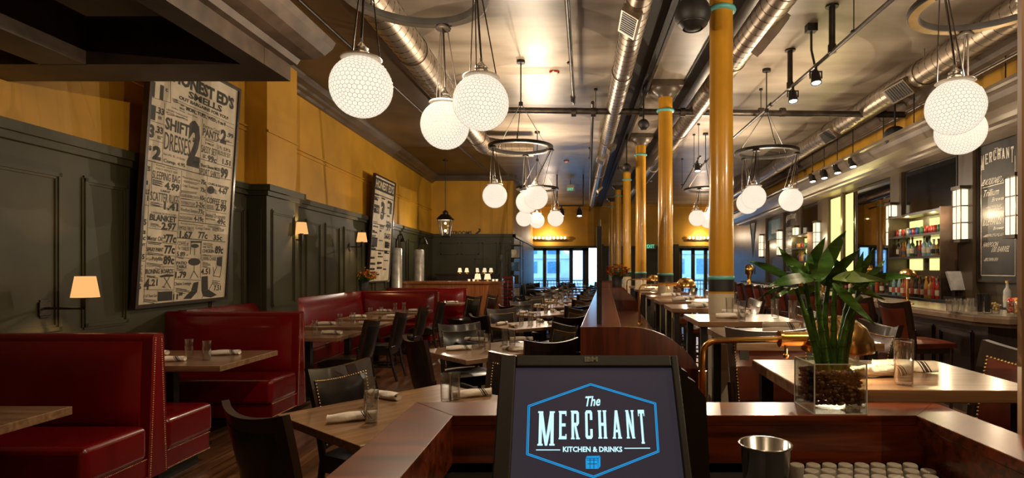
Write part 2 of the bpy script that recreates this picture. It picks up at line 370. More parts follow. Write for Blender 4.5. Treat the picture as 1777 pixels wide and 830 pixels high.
# ---------------------------------------------------------------- columns
def column():
    t = thing('iron_column', '', 'column'); t['kind'] = 'thing'
    obj('shaft', MB().lathe([(.118, 1.27), (.112, 2.2), (.108, 3.0), (.108, 3.98), (.108, 4.16)], n=32), M['col_yellow'], t)
    obj('base', MB().lathe([(.17, 0), (.17, .06), (.13, .1), (.122, .2), (.119, 1.27)], n=32), M['cream'], t, 'cream painted lower shaft')
    obj('black_band', MB().lathe([(.1205, 1.29), (.1205, 1.40)], n=32), M['matte_black'], t)
    obj('teal_ring', MB().lathe([(.119, 1.40), (.124, 1.405), (.124, 1.43), (.119, 1.435)], n=32), M['teal'], t)
    obj('teal_ring', MB().lathe([(.108, 3.92), (.132, 3.925), (.138, 3.94), (.132, 3.96), (.108, 3.965)], n=32), M['teal'], t)
    obj('capital', MB().lathe([(.108, 4.14), (.115, 4.16), (.15, 4.20), (.20, 4.23), (.215, 4.27)], n=32).box(-.24, .24, -.24, .24, 4.27, 4.36), M['crown'], t)
    return t
col = Kind(column)
for i, lb in enumerate(('nearest and widest ochre iron column, beside the high tables', 'second ochre column back, just left of the nearest one', 'third ochre iron column along the central row', 'fourth ochre iron column along the central row', 'fifth ochre iron column along the central row', 'farthest ochre column at the end of the row')):
    col((1.36, 5.45+3.46*i, 0), 0, lb, 'ochre iron columns in a row')

# ================================================================ CENTRAL PARTITION and high bench
def part_panel(Y, w_=1.):
    c = KP*(Y-3.47)
    pl = [(.018, 0), (.018, 1.15), (.24, 1.15), (.31, 1.15)]
    for i in range(1, 11):
        a = PI/2*i/10; pl.append((.31+.47*math.sin(a), .70+.45*math.cos(a)))
    pl += [(.78, .0)]
    return [(a+c, z) for a, z in pl]
pt = thing('room_divider', 'long cherry wood divider with a flat ledge running down the room', 'divider', (0, 0, 0)); pt['kind'] = 'thing'
k3 = KP
obj('ledge', MB().sbox(.018-.17, .265-.17, 3.516, 17.5, 1.12, 1.149, k3), M['host'], pt, bev=.004)
obj('divider_wall', MB().sbox(.04-.17, .22-.17, 3.5, 17.5, 0, 1.12, k3), M['cherry'], pt)
for Y in (3.47, 10.3, 14.0, 17.4):
    pp = part_panel(Y)
    obj('end_panel', MB().prism(pp, lambda a, z, Y=Y: (a, Y, z), lambda a, z, Y=Y: (a, Y+.045, z)), M['cherry'], pt, 'curved cherry wood end panel')
bm_ = MB()
for y0, y1 in ((3.53, 10.28), (10.36, 13.98)):
    n = int((y1-y0)/.22)
    for i in range(n):
        a = y0+(y1-y0)*i/n; b = y0+(y1-y0)*(i+1)/n
        def ff(u, v, a=a, b=b):
            y = a+(b-a)*u; bul = .03*(1-abs(2*u-1)**3)
            return (.07+.09*(1-v)+bul+KP*y, y, .74+.38*v)
        bm_.slab(lambda u, v: ff(1-u, v), lambda u, v: (ff(1-u, v)[0]-.10-.09*(1-v)*0, ff(1-u, v)[1], ff(1-u, v)[2]), 6, 4)
tb = thing('high_bench', 'high bench with ribbed brown leather back on the divider beside high tables', 'bench')
obj('backrest', bm_, M['brown_leather'], tb)
sb_ = MB()
for y0, y1 in ((3.53, 10.28), (10.36, 13.98)): sb_.sbox(.10, .60, y0, y1, .66, .76, KP)
obj('seat', sb_, M['brown_leather'], tb, bev=.03, seg=3, soft=True)
sb_ = MB()
for y0, y1 in ((3.53, 10.28), (10.36, 13.98)): sb_.sbox(.06, .55, y0, y1, 0, .66, KP)
obj('base', sb_, M['cherry'], tb)
t = thing('divider_post', 'black square post rising from the near end of the divider ledge', 'post', (PX(1040, 3.65), 3.65, 1.15))
obj('post', MB().box(-.016, .016, -.016, .016, 0, .62), M['black'], t, bev=.002)
obj('pin', MB().cyl((.003, 0, .62), (.003, 0, .66), .006), M['steel'], t)

# ================================================================ SEATING
def curved_back(t, wd, z0, z1, leather, seatd=.22, lean=.16, wood_='dark_wood', prefix=''):
    hw = wd/2
    def cen(u, v, grow=0.):
        x = (2*u-1)*(hw+grow)*(.90+.10*v); z = z0+(z1-z0)*v+.03*(2*u-1)**2*v
        y = -seatd-.055*(1-(2*u-1)**2)-lean*(z-z0)-.05*(z-z0)*v
        return x, y, z
    th = .016
    obj('back_frame', MB().slab(lambda u, v: (cen(1-u, v)[0], cen(1-u, v)[1]+th, cen(1-u, v)[2]), lambda u, v: (cen(1-u, v)[0], cen(1-u, v)[1]-th, cen(1-u, v)[2]), 12, 8), M[wood_], t, bev=.006)
    def pad(sign, b):
        def f(u, v, off=1):
            uu = .09+.82*u; vv = .05+.80*v; x, y, z = cen(uu, vv)
            return x, y+sign*(th+off*(.004+b*((1-(2*u-1)**4)*(1-(2*v-1)**4)))), z
        return f
    fr = pad(1, .022); bk = pad(-1, .008)
    obj('backrest', MB().slab(lambda u, v: fr(1-u, v), lambda u, v: fr(1-u, v, -.3), 12, 8), leather, t)
    obj('back_panel', MB().slab(lambda u, v: bk(u, v), lambda u, v: bk(u, v, -.3), 12, 8), leather, t)
    nm = MB()
    pts = [(0, i/20) for i in range(21)]+[(i/24, 1) for i in range(1, 25)]+[(1, 1-i/20) for i in range(1, 21)]
    for u, v in pts:
        x, y, z = cen(.09+.82*u, .05+.80*v); nm.sphere((x, y+th+.006, z), .0055, 6, 4)
    obj('nailheads', nm, M['nail'], t)
def chair_proto(name, cat, seat_z, top_z, leather, rail):
    def make():
        t = thing(name, '', cat)
        s = MB()
        def top(u, v):
            x = (2*u-1); y = (2*v-1); return (.235*x*(1-.08*(1-v)), .225*y, seat_z-.02+.03*(1-abs(x)**5)*(1-abs(y)**5))
        s.slab(top, lambda u, v: (top(u, v)[0], top(u, v)[1], seat_z-.07), 12, 12)
        obj('seat', s, leather, t)
        obj('seat_frame', MB().box(-.215, .215, -.215, .205, seat_z-.12, seat_z-.065), M['dark_wood'], t)
        curved_back(t, .47, seat_z+.0, top_z, leather)
        for sx in (-1, 1):
            obj('leg', MB().cyl((sx*.20, .19, 0), (sx*.20, .185, seat_z-.07), .015, .022, 8), M['dark_wood'], t)
            obj('leg', MB().tube([(sx*.20, -.31, 0), (sx*.20, -.25, seat_z*.45), (sx*.205, -.215, seat_z-.05), (sx*.215, -.235, seat_z+.12)], .02, 8), M['dark_wood'], t)
        zz = rail
        obj('stretcher', MB().cyl((-.2, .19, zz), (.2, .19, zz), .011, n=8).cyl((-.2, .19, zz+.05), (-.2, -.27, zz+.05), .010, n=8).cyl((.2, .19, zz+.05), (.2, -.27, zz+.05), .010, n=8), M['dark_wood'], t)
        return t
    return Kind(make)
chair = chair_proto('dining_chair', 'chair', .47, .90, M['black_leather'], .14)
stool = chair_proto('bar_stool', 'stool', .77, 1.15, M['brown_leather'], .28)

def table_proto(w_, d, h, th, base, name='dining_table'):
    def make():
        t = thing(name, '', 'table')
        obj('tabletop', MB().box(-w_/2, w_/2, -d/2, d/2, h-th, h), M['table'], t, bev=.003)
        if base == 'post':
            obj('pedestal', MB().box(-.035, .035, -.035, .035, .03, h-th-.01).box(-.25, .25, -.2, .2, h-th-.02, h-th), M['black'], t)
            obj('foot', MB().box(-.3, .3, -.05, .05, 0, .03).box(-.05, .05, -.26, .26, 0, .03), M['black'], t)
        else:
            for sx in (-1, 1):
                for sy in (-1, 1): obj('leg', MB().box(sx*(w_/2-.05)-.025, sx*(w_/2-.05)+.025, sy*(d/2-.05)-.025, sy*(d/2-.05)+.025, 0, h-th), M['black'], t)
            obj('rail', MB().box(-w_/2+.05, w_/2-.05, -d/2+.04, -d/2+.06, .25, .29), M['black'], t)
        return t
    return Kind(make)

# napkin rolls and tumblers
def mk_napkin_mat():
    m, t, b = nt('striped_cotton_napkin'); L = t.links.new
    tc = N(t, 'ShaderNodeTexCoord'); sx = N(t, 'ShaderNodeSeparateXYZ'); L(tc.outputs['Object'], sx.inputs[0])
    ad = N(t, 'ShaderNodeMath', operation='MULTIPLY_ADD'); ad.inputs[1].default_value = .6; L(sx.outputs[2], ad.inputs[0]); L(sx.outputs[0], ad.inputs[2])
    cr = N(t, 'ShaderNodeValToRGB'); cr.color_ramp.interpolation = 'CONSTANT'
    mr = N(t, 'ShaderNodeMapRange'); mr.inputs[1].default_value = -.12; mr.inputs[2].default_value = .12; L(ad.outputs[0], mr.inputs[0]); L(mr.outputs[0], cr.inputs[0])
    w_, k = (.70, .63, .53, 1), (.03, .025, .03, 1)
    e = cr.color_ramp.elements; e[0].color = w_; e[1].position = .76; e[1].color = k
    for p, c_ in ((.785, w_), (.80, k), (.845, w_), (.86, k), (.885, w_)):
        q = e.new(p); q.color = c_
    L(cr.outputs[0], b.inputs['Base Color']); b.inputs['Roughness'].default_value = .85
    no = N(t, 'ShaderNodeTexNoise'); no.inputs['Scale'].default_value = 25; bm = N(t, 'ShaderNodeBump'); bm.inputs['Strength'].default_value = .5; bm.inputs['Distance'].default_value = .01
    L(tc.outputs['Object'], no.inputs[0]); L(no.outputs[0], bm.inputs['Height']); L(bm.outputs[0], b.inputs['Normal']); return m
NAP = mk_napkin_mat()
def napkin_make():
    m = MB(); n = 20; rs = []
    def f(u, v):
        a = 2*PI*u*1.0; x = -.115+.23*v; r = .021+.004*math.sin(v*PI)+.0022*math.sin(3*a+9*v)
        return (x+.006*math.cos(a), r*1.15*math.cos(a), .0225+r*.9*math.sin(a))
    m.grid(f, 24, 12)
    for e in (0, 1):
        x = -.115+.23*e
        m.grid(lambda u, v: (x+(.02 if not e else -.02)*(1-v)+.006*math.cos(2*PI*u), (.004+.017*v)*1.15*math.cos(2*PI*u), .0225+(.004+.0165*v)*math.sin(2*PI*u)), 24, 3)
    o = obj('napkin_roll', m, NAP); return tag(o, '', 'napkin')
napkin = Kind(napkin_make)
def glass_make():
    m = MB().lathe([(0, .002), (.026, .002), (.029, .004), (.033, .155), (.0325, .156), (.0315, .155), (.028, .014), (0, .013)], n=20, closed=True)
    o = obj('highball_glass', m, M['glass']); return tag(o, '', 'glass')
tumbler = Kind(glass_make)

def place_set(x, y, z, rot, items, where, grp):
    """items: ('g'|'n', dx, dy, turn, descriptor) in the table's own frame"""
    c, s = math.cos(rot), math.sin(rot)
    for k, dx, dy, r, d in items:
        p = (x+c*dx-s*dy, y+s*dx+c*dy, z+.0005)
        if k == 'g': tumbler(p, 0, 'clear tall glass %s on %s' % (d, where), 'glasses on '+grp)
        else: napkin(p, rot+r, 'striped white napkin roll %s on %s' % (d, where), 'napkins on '+grp)

# ---- red leather booths along the left wall
XE = -2.87
def booth(Y, label, near=True, far=True, left=None, top=1.06, xe=XE):
    t = thing('leather_booth', label, 'booth', (0, 0, 0))
    xl = left if left is not None else WL(Y)+.05
    a0, a1, b0, b1 = Y-.055, Y+.05, Y-.10, Y+.09      # top and bottom thickness
    prof = [(b0, .09), (b1, .09), (a1, top-.02), (a1-.02, top), (a0+.02, top), (a0, top-.02)]
    obj('back', MB().prism(prof, lambda y, z: (xl, y, z), lambda y, z: (xe, y, z)), M['red'], t, bev=.012, seg=3)
    def bulge(side, yb):
        zt = .44
        def f(u, v, o=1):
            z = zt+(top-.05-zt)*v; yy = (b0+(a0-b0)*(z-.09)/(top-.09)) if side < 0 else (b1+(a1-b1)*(z-.09)/(top-.09))
            q = (1-abs(2*u-1)**8)*(1-abs(2*v-1)**6)
            return (xl+.02+(xe-.07-xl-.02)*u, yy+side*o*(.005+.05*q), z)
        g = lambda u, v: f(u, v, -.2)
        if side < 0: return MB().slab(f, g, 20, 10)
        return MB().slab(lambda u, v: f(1-u, v), lambda u, v: g(1-u, v), 20, 10)
    for side, on in ((-1, near), (1, far)):
        if not on: continue
        obj('back_cushion', bulge(side, 0), M['red'], t)
        y0, y1 = (Y-.60, Y-.09) if side < 0 else (Y+.08, Y+.60)
        obj('seat', MB().box(xl+.01, xe, y0, y1, .22, .455), M['red'], t, bev=.045, seg=4, soft=True)
        obj('seat_base', MB().box(xl+.01, xe-.01, y0+(.04 if side < 0 else 0), y1-(.04 if side > 0 else 0), .09, .23), M['red'], t, bev=.006)
        obj('toe_kick', MB().box(xl+.03, xe-.06, y0+(.1 if side < 0 else 0), y1-(.1 if side > 0 else 0), 0, .09), M['matte_black'], t)
    if not near and not far: obj('toe_kick', MB().box(xl+.03, xe-.06, Y-.05, Y+.05, 0, .09), M['matte_black'], t)
    nm = MB(); n = 62
    for i in range(n+1):
        v = i/n; z = .10+(top-.13)*v
        nm.sphere((xe+.002, b0+.02+(a0+.015-b0-.01)*v, z), 0.004, 6, 4); nm.sphere((xe+.002, b1-.02+(a1-.015-b1+.01)*v, z), .004, 6, 4)
    for side, on in ((-1, near), (1, far)):
        if on:
            for i in range(34):
                y = Y+side*(.10+.46*i/33); nm.sphere((xe-.008, y, .10), .0045, 6, 4); nm.sphere((xe-.008, y, .225), .0035, 6, 4)
    obj('nailheads', nm, M['nail'], t)
    return t
booth(3.95, 'nearest red leather booth with double nailhead trim, cut by the left edge')
booth(6.0, 'second red leather booth, behind the table with two glasses', far=False)
booth(11.6, 'frontal red leather booth closing the far end of the long banquette', far=False, xe=-2.80, left=-4.38)
booth(13.45, 'farthest red leather booth, backing onto the orange wood counter', far=False, xe=-2.58)
# ---- long banquette along the wall
t = thing('long_banquette', 'long red leather banquette running along the left wall behind small tables', 'banquette')
c0 = -4.12
for i, (y0, y1) in enumerate(((6.15, 8.5), (8.52, 11.45))):
    def f(u, v, o=1, y0=y0, y1=y1):
        z = .44+.62*v; q = (1-abs(2*u-1)**14)*(1-abs(2*v-1)**5)
        return (c0+.20-.09*v+o*.05*q+KL*(y0+(y1-y0)*u), y0+(y1-y0)*u, z)
    obj('back_cushion', MB().slab(f, lambda u, v: (c0+.01+KL*(y0+(y1-y0)*u), y0+(y1-y0)*u, .44+.62*v), 24, 10), M['red'], t)
    obj('seat', MB().sbox(c0+.1, c0+.84, y0, y1, .24, .46, KL), M['red'], t, bev=.045, seg=4, soft=True)
    obj('seat_base', MB().sbox(c0+.1, c0+.80, y0, y1, .09, .25, KL), M['red'], t)
obj('toe_kick', MB().sbox(c0+.1, c0+.72, 6.15, 11.4, 0, .09, KL), M['matte_black'], t)
obj('piping', MB().sbox(c0+.84, c0+.846, 6.15, 11.45, .245, .252, KL), M['nail'], t)

# ---- left row of tables
bt_ = table_proto(1.34, .86, .75, .045, 'post')
ct_ = table_proto(.98, .76, .75, .04, 'post')
bt_((-3.43, 2.72, 0), 0, 'walnut booth table cut off by the left edge of the photo', 'booth tables')
bt_((-3.43, 4.88, 0), 0, 'walnut booth table between the first two red booths', 'booth tables')
TAB = [(-3.10, 6.64), (-3.12, 7.82), (-3.13, 8.98), (-3.14, 10.2)]
nth = ['nearest', 'second', 'third', 'fourth', 'fifth', 'sixth', 'seventh', 'eighth', 'ninth', 'tenth', 'eleventh', 'twelfth', 'thirteenth', 'fourteenth', 'fifteenth', 'sixteenth', 'seventeenth', 'eighteenth', 'nineteenth', 'twentieth', 'twenty-first', 'twenty-second', 'twenty-third', 'twenty-fourth']
for i, (x, y) in enumerate(TAB):
    ct_((x, y, 0), 0, '%s small walnut table along the long red banquette' % nth[i], 'banquette tables')
    chair((x+.41, y+.05, 0), PI/2, 'black leather chair with its back to the aisle at the %s banquette table' % nth[i], 'chairs facing the long banquette')
place_set(-3.43, 4.88, .75, 0, [('g', .155, -.02, 0, 'near the rolls, left one,'), ('g', .375, -.13, 0, 'right one of the pair'), ('n', .13, -.23, .35, 'before the glasses'), ('n', .36, .14, .25, 'behind the glasses'), ('n', -.25, .12, .1, 'half hidden at left')], 'the booth table between the red booths', 'the booth table')
for i, (x, y) in enumerate(TAB):
    place_set(x, y, .75, 0, [('g', -.03, -.18, 0, 'nearer of two'), ('g', .06, .03, 0, 'farther of two'), ('n', -.25, -.10, .2, 'on the wall side'), ('n', .28, -.02, -.15, 'on the aisle side')], 'the %s banquette table' % nth[i], 'banquette tables')
ct_((-3.0, 12.75, 0), 0, 'small walnut table between the two farthest red booths', 'banquette tables')
napkin((-2.75, 12.7, .7505), .2, 'rolled napkin on the table between the two farthest booths', 'napkins on banquette tables')
chair((-2.40, 12.1, 0), 2.5, 'black chair seen from behind, before the orange wood counter', 'chairs near the orange counter')
chair((-2.15, 12.75, 0), 2.2, 'farther black chair tucked beside the orange wood counter', 'chairs near the orange counter')

# ---- centre row of tables, turned as diamonds
dt = table_proto(1.04, .82, .75, .04, 'post')
R0 = math.radians(50)
centres = [(-.90, 3.10, R0), (-.80, 5.38, math.radians(42))]+[(-1.05+.049*y, y, math.radians(42)) for y in (7.75, 9.75, 11.7, 13.6, 15.6, 17.6, 19.8)]
chs = [(-.29, .46, (.52, -.86), 'back left'), (-.31, -.37, (.8, .6), 'front left'), (.46, -.37, (-.4, .9), 'front right'), (.43, .46, (-.8, -.6), 'back right')]
seat_n = 0
for i, (x, y, r) in enumerate(centres):
    nm_ = '%s centre table' % nth[i]
    dt((x, y, 0), r, 'walnut dining table set at an angle, the %s of the centre row' % nth[i], 'centre row tables')
    if i == 0:
        spots = [(-1.16, 3.36, math.atan2(-.43, .9)-PI/2, 'beside the red booth'), (-1.16, 2.64, math.atan2(.84, .55)-PI/2, 'cut by the bottom edge')]
        spots.append((-.55, 3.62, math.atan2(-.85, -.45)-PI/2, 'behind its far corner'))
    else:
        spots = []
        for dx, dy, f_, d in chs: spots.append((x+dx, y+dy, math.atan2(f_[1], f_[0])-PI/2, 'on the %s side' % d))
    for cx_, cy_, rz, d in spots:
        chair((cx_, cy_, 0), rz, 'black leather nailhead chair %s of the %s' % (d, nm_), 'chairs at the centre tables')
# table settings, in each table's own frame
def pxset(Yz, lst, where, grp):      # explicit photo positions on a level table
    for k, px, py, rz, d in lst:
        Y = (H-Yz)*F/(py-HY); p = (PX(px, Y), Y, Yz+.0005)
        if k == 'g': tumbler(p, 0, 'clear tall glass %s on %s' % (d, where), 'glasses on '+grp)
        else: napkin(p, rz, 'striped white napkin roll %s on %s' % (d, where), 'napkins on '+grp)
pxset(.75, [('g', 645, 734, 0, 'in front of the rolls'), ('g', 641, 705, 0, 'behind the front glass'), ('n', 612, 731, .45, 'lying toward the corner'), ('n', 667, 692, 2.6, 'behind the glasses'),
            ('g', 774, 697, 0, 'near the counter, taller,'), ('g', 789, 695, 0, 'near the counter, right one,'), ('n', 820, 689, .4, 'near the monitor')], 'the nearest centre table', 'the nearest centre table')
pxset(.75, [('g', 836, 602, 0, 'at left, rear one,'), ('g', 846, 609, 0, 'at left, front one,'), ('g', 876, 598, 0, 'beside the far roll, left,'), ('g', 889, 601, 0, 'beside the far roll, right,'), ('n', 797, 608, .3, 'at the left corner'),
            ('n', 826, 593, 2.9, 'behind the left glasses'), ('n', 905, 592, .1, 'by the right chair'), ('n', 893, 610, 2.7, 'at the right corner')], 'the second centre table', 'the second centre table')
for i, (x, y, r) in enumerate(centres[2:]):
    place_set(x, y, .75, r, [('g', -.06, .06, 0, 'left'), ('g', -.02, -.08, 0, 'front'), ('g', .1, .05, 0, 'back'), ('g', .12, -.08, 0, 'right'), ('n', -.33, -.12, 1.3, 'at the near left seat'), ('n', -.28, .2, .3, 'at the far left seat'),
              ('n', .33, -.15, .2, 'at the near right seat'), ('n', .36, .18, 1.2, 'at the far right seat')], 'the %s centre table' % nth[i+2], 'the far centre tables')
# second row of tables toward the storefront
for i, (x, y) in enumerate(((-1.25, 21.2), (-1.2, 23.4), (.3, 22.5), (.1, 25.0))):
    dt((x, y, 0), .7, 'dark table near the left storefront, %s of four' % nth[i], 'storefront tables')
    for k, (a, d) in enumerate(((0.6, 'street'), (3.7, 'room'), (2.2, 'wall'))):
        chair((x+.68*math.cos(a), y+.68*math.sin(a), 0), a+PI/2, 'black chair on the %s side of the %s storefront table' % (d, nth[i]), 'storefront chairs')
    place_set(x, y, .75, .7, [('g', 0, .1, 0, 'single'), ('n', .25, 0, .4, 'at one end')], 'the %s storefront table' % nth[i], 'the storefront tables')

# ---- high tables beside the bench
HZ = 1.10
hts = [(.76, 1.55, 1.90, 2.53), (.87, 1.66, 3.10, 3.90), (.93, 1.72, 4.37, 5.10), (.985, 1.74, 5.80, 6.5), (1.04, 1.78, 7.05, 7.75), (1.08, 1.8, 8.32, 8.88), (1.13, 1.85, 9.75, 10.4), (1.2, 1.9, 11.2, 11.9), (1.28, 1.95, 13.0, 13.7)]
hmk = table_proto(.79, .76, HZ, .042, 'legs', 'high_table')
for i, (x0, x1, y0, y1) in enumerate(hts):
    hmk(((x0+x1)/2, (y0+y1)/2, 0), -.03, 'high walnut table beside the leather bench, %s in the row' % nth[i], 'high tables beside the bench', (1, (y1-y0)/.76, 1))
    rz = PI/2+.0
    if i < 8:
        stool((x1-(.01 if i == 0 else .13), (y0+y1)/2+(.16 if i == 0 else 0), 0), rz, 'brown leather high chair on the bar side of the %s high table' % nth[i], 'high chairs at the high tables')
stool((1.02, 2.86, 0), PI-.1, 'brown leather high chair pushed between the first two high tables', 'high chairs at the high tables')
pxset(HZ, [('g', 1568, 668, 0, 'in front of the rolls'), ('n', 1530, 654, .1, 'lying in front'), ('n', 1570, 645, -.3, 'lying behind'), ('g', 1477, 637, 0, 'under the brass lamp')], 'the nearest high table', 'the nearest high table')
pxset(HZ, [('n', 1358, 581, -.2, 'lying in front'), ('n', 1356, 571, -.4, 'lying behind')], 'the second high table', 'the second high table')
pxset(HZ, [('g', 1345, 553, 0, 'at left of the pair'), ('g', 1376, 557, 0, 'at right of the pair'), ('g', 1287, 558, 0, 'before the column'), ('g', 1266, 549, 0, 'beside the column'), ('n', 1268, 553, -.1, 'lying in front'), ('n', 1277, 546, -.5, 'lying behind')], 'the third high table', 'the third high table')
for i in range(3, 9):
    x0, x1, y0, y1 = hts[i]
    place_set((x0+x1)/2, (y0+y1)/2, HZ, 0, [('n', -.12, -.2, .3, 'near one'), ('n', -.02, .02, -.2, 'far one'), ('g', .2, .05, 0, 'left'), ('g', .28, -.1, 0, 'right')], 'the %s high table' % nth[i], 'the far high tables')
# ================================================================ LETTERING
_tc = {}
def text_pts(s, off=0., res=2):
    k = (s, off)
    if k not in _tc:
        cu = bpy.data.curves.new('lettering', 'FONT'); cu.body = s; cu.resolution_u = res; cu.offset = off; cu.fill_mode = 'BOTH'
        o = bpy.data.objects.new('lettering', cu); me = bpy.data.meshes.new_from_object(o)
        vs = [(v.co.x, v.co.y) for v in me.vertices]; fs = [tuple(p.vertices) for p in me.polygons]
        bpy.data.objects.remove(o); bpy.data.meshes.remove(me); bpy.data.curves.remove(cu)
        x0 = min(v[0] for v in vs); x1 = max(v[0] for v in vs); y0 = min(v[1] for v in vs); y1 = max(v[1] for v in vs)
        _tc[k] = ([((a-x0)/max(x1-x0, 1e-6), (b-y0)/max(y1-y0, 1e-6)) for a, b in vs], fs)
    return _tc[k]
def lettering(mb, s, fn, a0, a1, b0, b1, off=.02, warp=None):
    vs, fs = text_pts(s, off)
    out = []
    for u, v in vs:
        if warp: u, v = warp(u, v)
        out.append(fn(a0+(a1-a0)*u, b0+(b1-b0)*v))
    mb.add(out, fs)

def slab_letter(mb, ch, fn, x0, x1, y0, y1, tx=.34, ty=.11):
    Q = lambda *p: mb.add([fn(x0+(x1-x0)*a, y0+(y1-y0)*b) for a, b in p], [tuple(range(len(p)))])
    box = lambda a, b, c, d_: Q((a, c), (b, c), (b, d_), (a, d_))
    s = .07; sy = .05
    def stem(a, b):
        box(a, b, 0, 1); box(a-s, b+s, 0, sy); box(a-s, b+s, 1-sy, 1)
    if ch == 'E': stem(0, tx); box(tx, 1, 0, ty); box(tx, .88, .5-ty/2, .5+ty/2); box(tx, 1, 1-ty, 1); box(.86, 1, ty, ty+.07); box(.86, 1, 1-ty-.07, 1-ty)
    elif ch == 'H': stem(0, tx); stem(1-tx, 1); box(tx, 1-tx, .5-ty/2, .5+ty/2)
    elif ch == 'T': box(.5-tx/2, .5+tx/2, 0, 1-ty); box(.5-tx/2-s, .5+tx/2+s, 0, sy); box(0, 1, 1-ty, 1); box(0, .13, 1-ty-.08, 1-ty); box(.87, 1, 1-ty-.08, 1-ty)
    elif ch == 'N': stem(0, tx*.8); stem(1-tx*.8, 1); Q((0, 1), (tx*.95, 1), (1, 0), (1-tx*.95, 0))
    elif ch == 'M': stem(0, tx*.62); stem(1-tx*.62, 1); Q((0, 1), (tx*.75, 1), (.58, 0), (.42, 0)); Q((1-tx*.75, 1), (1, 1), (.58, 0), (.42, 0))
    elif ch == 'A': Q((0, 0), (tx*.8, 0), (.62, 1), (.34, 1)); Q((1-tx, 0), (1, 0), (.66, 1), (.38, 1)); box(.22, .78, .22, .22+ty*.8); box(-s, tx*.8+s, 0, sy); box(1-tx-s, 1+s, 0, sy)
    elif ch == 'R': stem(0, tx); Q((tx, 1), (.8, 1), (1, .93), (1, .55), (.8, .46), (tx, .46), (tx, .46+ty), (1-tx, .46+ty), (1-tx, 1-ty), (tx, 1-ty)); Q((tx, .5), (tx+.28, .5), (1, 0), (1-tx, 0)); box(1-tx-s, 1+s, 0, sy)
    elif ch == 'C':
        Q((.18, 0), (.82, 0), (1, .08), (1-tx, ty), (tx, ty), (0, .08)); Q((0, .08), (tx, ty), (tx, 1-ty), (0, .92)); Q((0, .92), (tx, 1-ty), (1-tx, 1-ty), (1, .92), (.82, 1), (.18, 1))
        Q((1-tx, ty), (1, .08), (1, .34), (1-tx, .34)); Q((1-tx, .66), (1, .66), (1, .92), (1-tx, 1-ty))
class Plane:
    """a flat panel in space given by its bottom-left, bottom-right and top-left corner"""
    def __init__(s, bl, br, tl, out=.003):
        s.o = Vector(bl); s.u = Vector(br)-s.o; s.v = Vector(tl)-s.o; s.n = s.u.cross(s.v).normalized(); s.out = out
        if s.n.y > 0 and abs(s.n.y) > .2 or (s.n.x*s.o.x > 0 and abs(s.n.y) < .2): s.n = -s.n
    def at(s, a, b, d=None): return s.o+s.u*a+s.v*b+s.n*(s.out if d is None else d)
    def hit(s, px, py):
        r = Vector(((px-CX)/F, 1, -(py-HY)/F)); c = Vector((0, 0, H)); n = s.u.cross(s.v)
        p = c+r*((s.o-c).dot(n)/r.dot(n))-s.o
        uu, vv, uv = s.u.dot(s.u), s.v.dot(s.v), s.u.dot(s.v); pu, pv = p.dot(s.u), p.dot(s.v); det = uu*vv-uv*uv
        return (pu*vv-pv*uv)/det, (pv*uu-pu*uv)/det
    def quad(s, mb, a0, a1, b0, b1, d=None):
        mb.add([s.at(a0, b0, d), s.at(a1, b0, d), s.at(a1, b1, d), s.at(a0, b1, d)], [(0, 1, 2, 3)])
    def seg(s, mb, p, q, w_, d=None):
        P, Q = s.at(*p, d), s.at(*q, d); e = (Q-P).normalized().cross(s.n)*w_/2
        mb.add([P-e, Q-e, Q+e, P+e], [(0, 1, 2, 3)])
    def slab(s, mb, a0, a1, b0, b1, d0, d1):
        mb.hexa([s.at(a0, b0, d0), s.at(a1, b0, d0), s.at(a1, b1, d0), s.at(a0, b1, d0), s.at(a0, b0, d1), s.at(a1, b0, d1), s.at(a1, b1, d1), s.at(a0, b1, d1)])

# ---- the two leaning posters
def poster(name, label, P, lw):
    t = thing(name, label, 'poster', (0, 0, 0)); b = MB(); fu, fv = .035/P.u.length, .035/P.v.length
    P.slab(b, 0, 1, 0, 1, -.03, 0); obj('sheet', b, M['paper'], t)
    f = MB()
    for q in ((-fu, 0, -fv, 1+fv), (1, 1+fu, -fv, 1+fv), (0, 1, -fv, 0), (0, 1, 1, 1+fv)): P.slab(f, *q, -.035, .02)
    obj('frame', f, M['dark_wood'], t); return t
P1 = Plane((-4.15, 5.42, 1.16), (-4.19, 6.84, 1.17), (-3.99, 5.42, 3.60))
t = poster('price_poster', 'large black framed newsprint price poster leaning from the wall behind the booths', P1, .012)
ink = MB()
def pt_list(ox, oy, sc, items):
    for it in items:
        s, x0, x1, y0, y1 = it[:5]; off = it[5] if len(it) > 5 else .03
        x0, x1, y0, y1 = ox+x0/sc, ox+x1/sc, oy+y0/sc, oy+y1/sc
        a0, b1 = P1.hit(x0, y0); _, b0 = P1.hit(x0, y1); a1, _ = P1.hit(x1, y0)
        lettering(ink, s, P1.at, a0, a1, b0, b1, off)
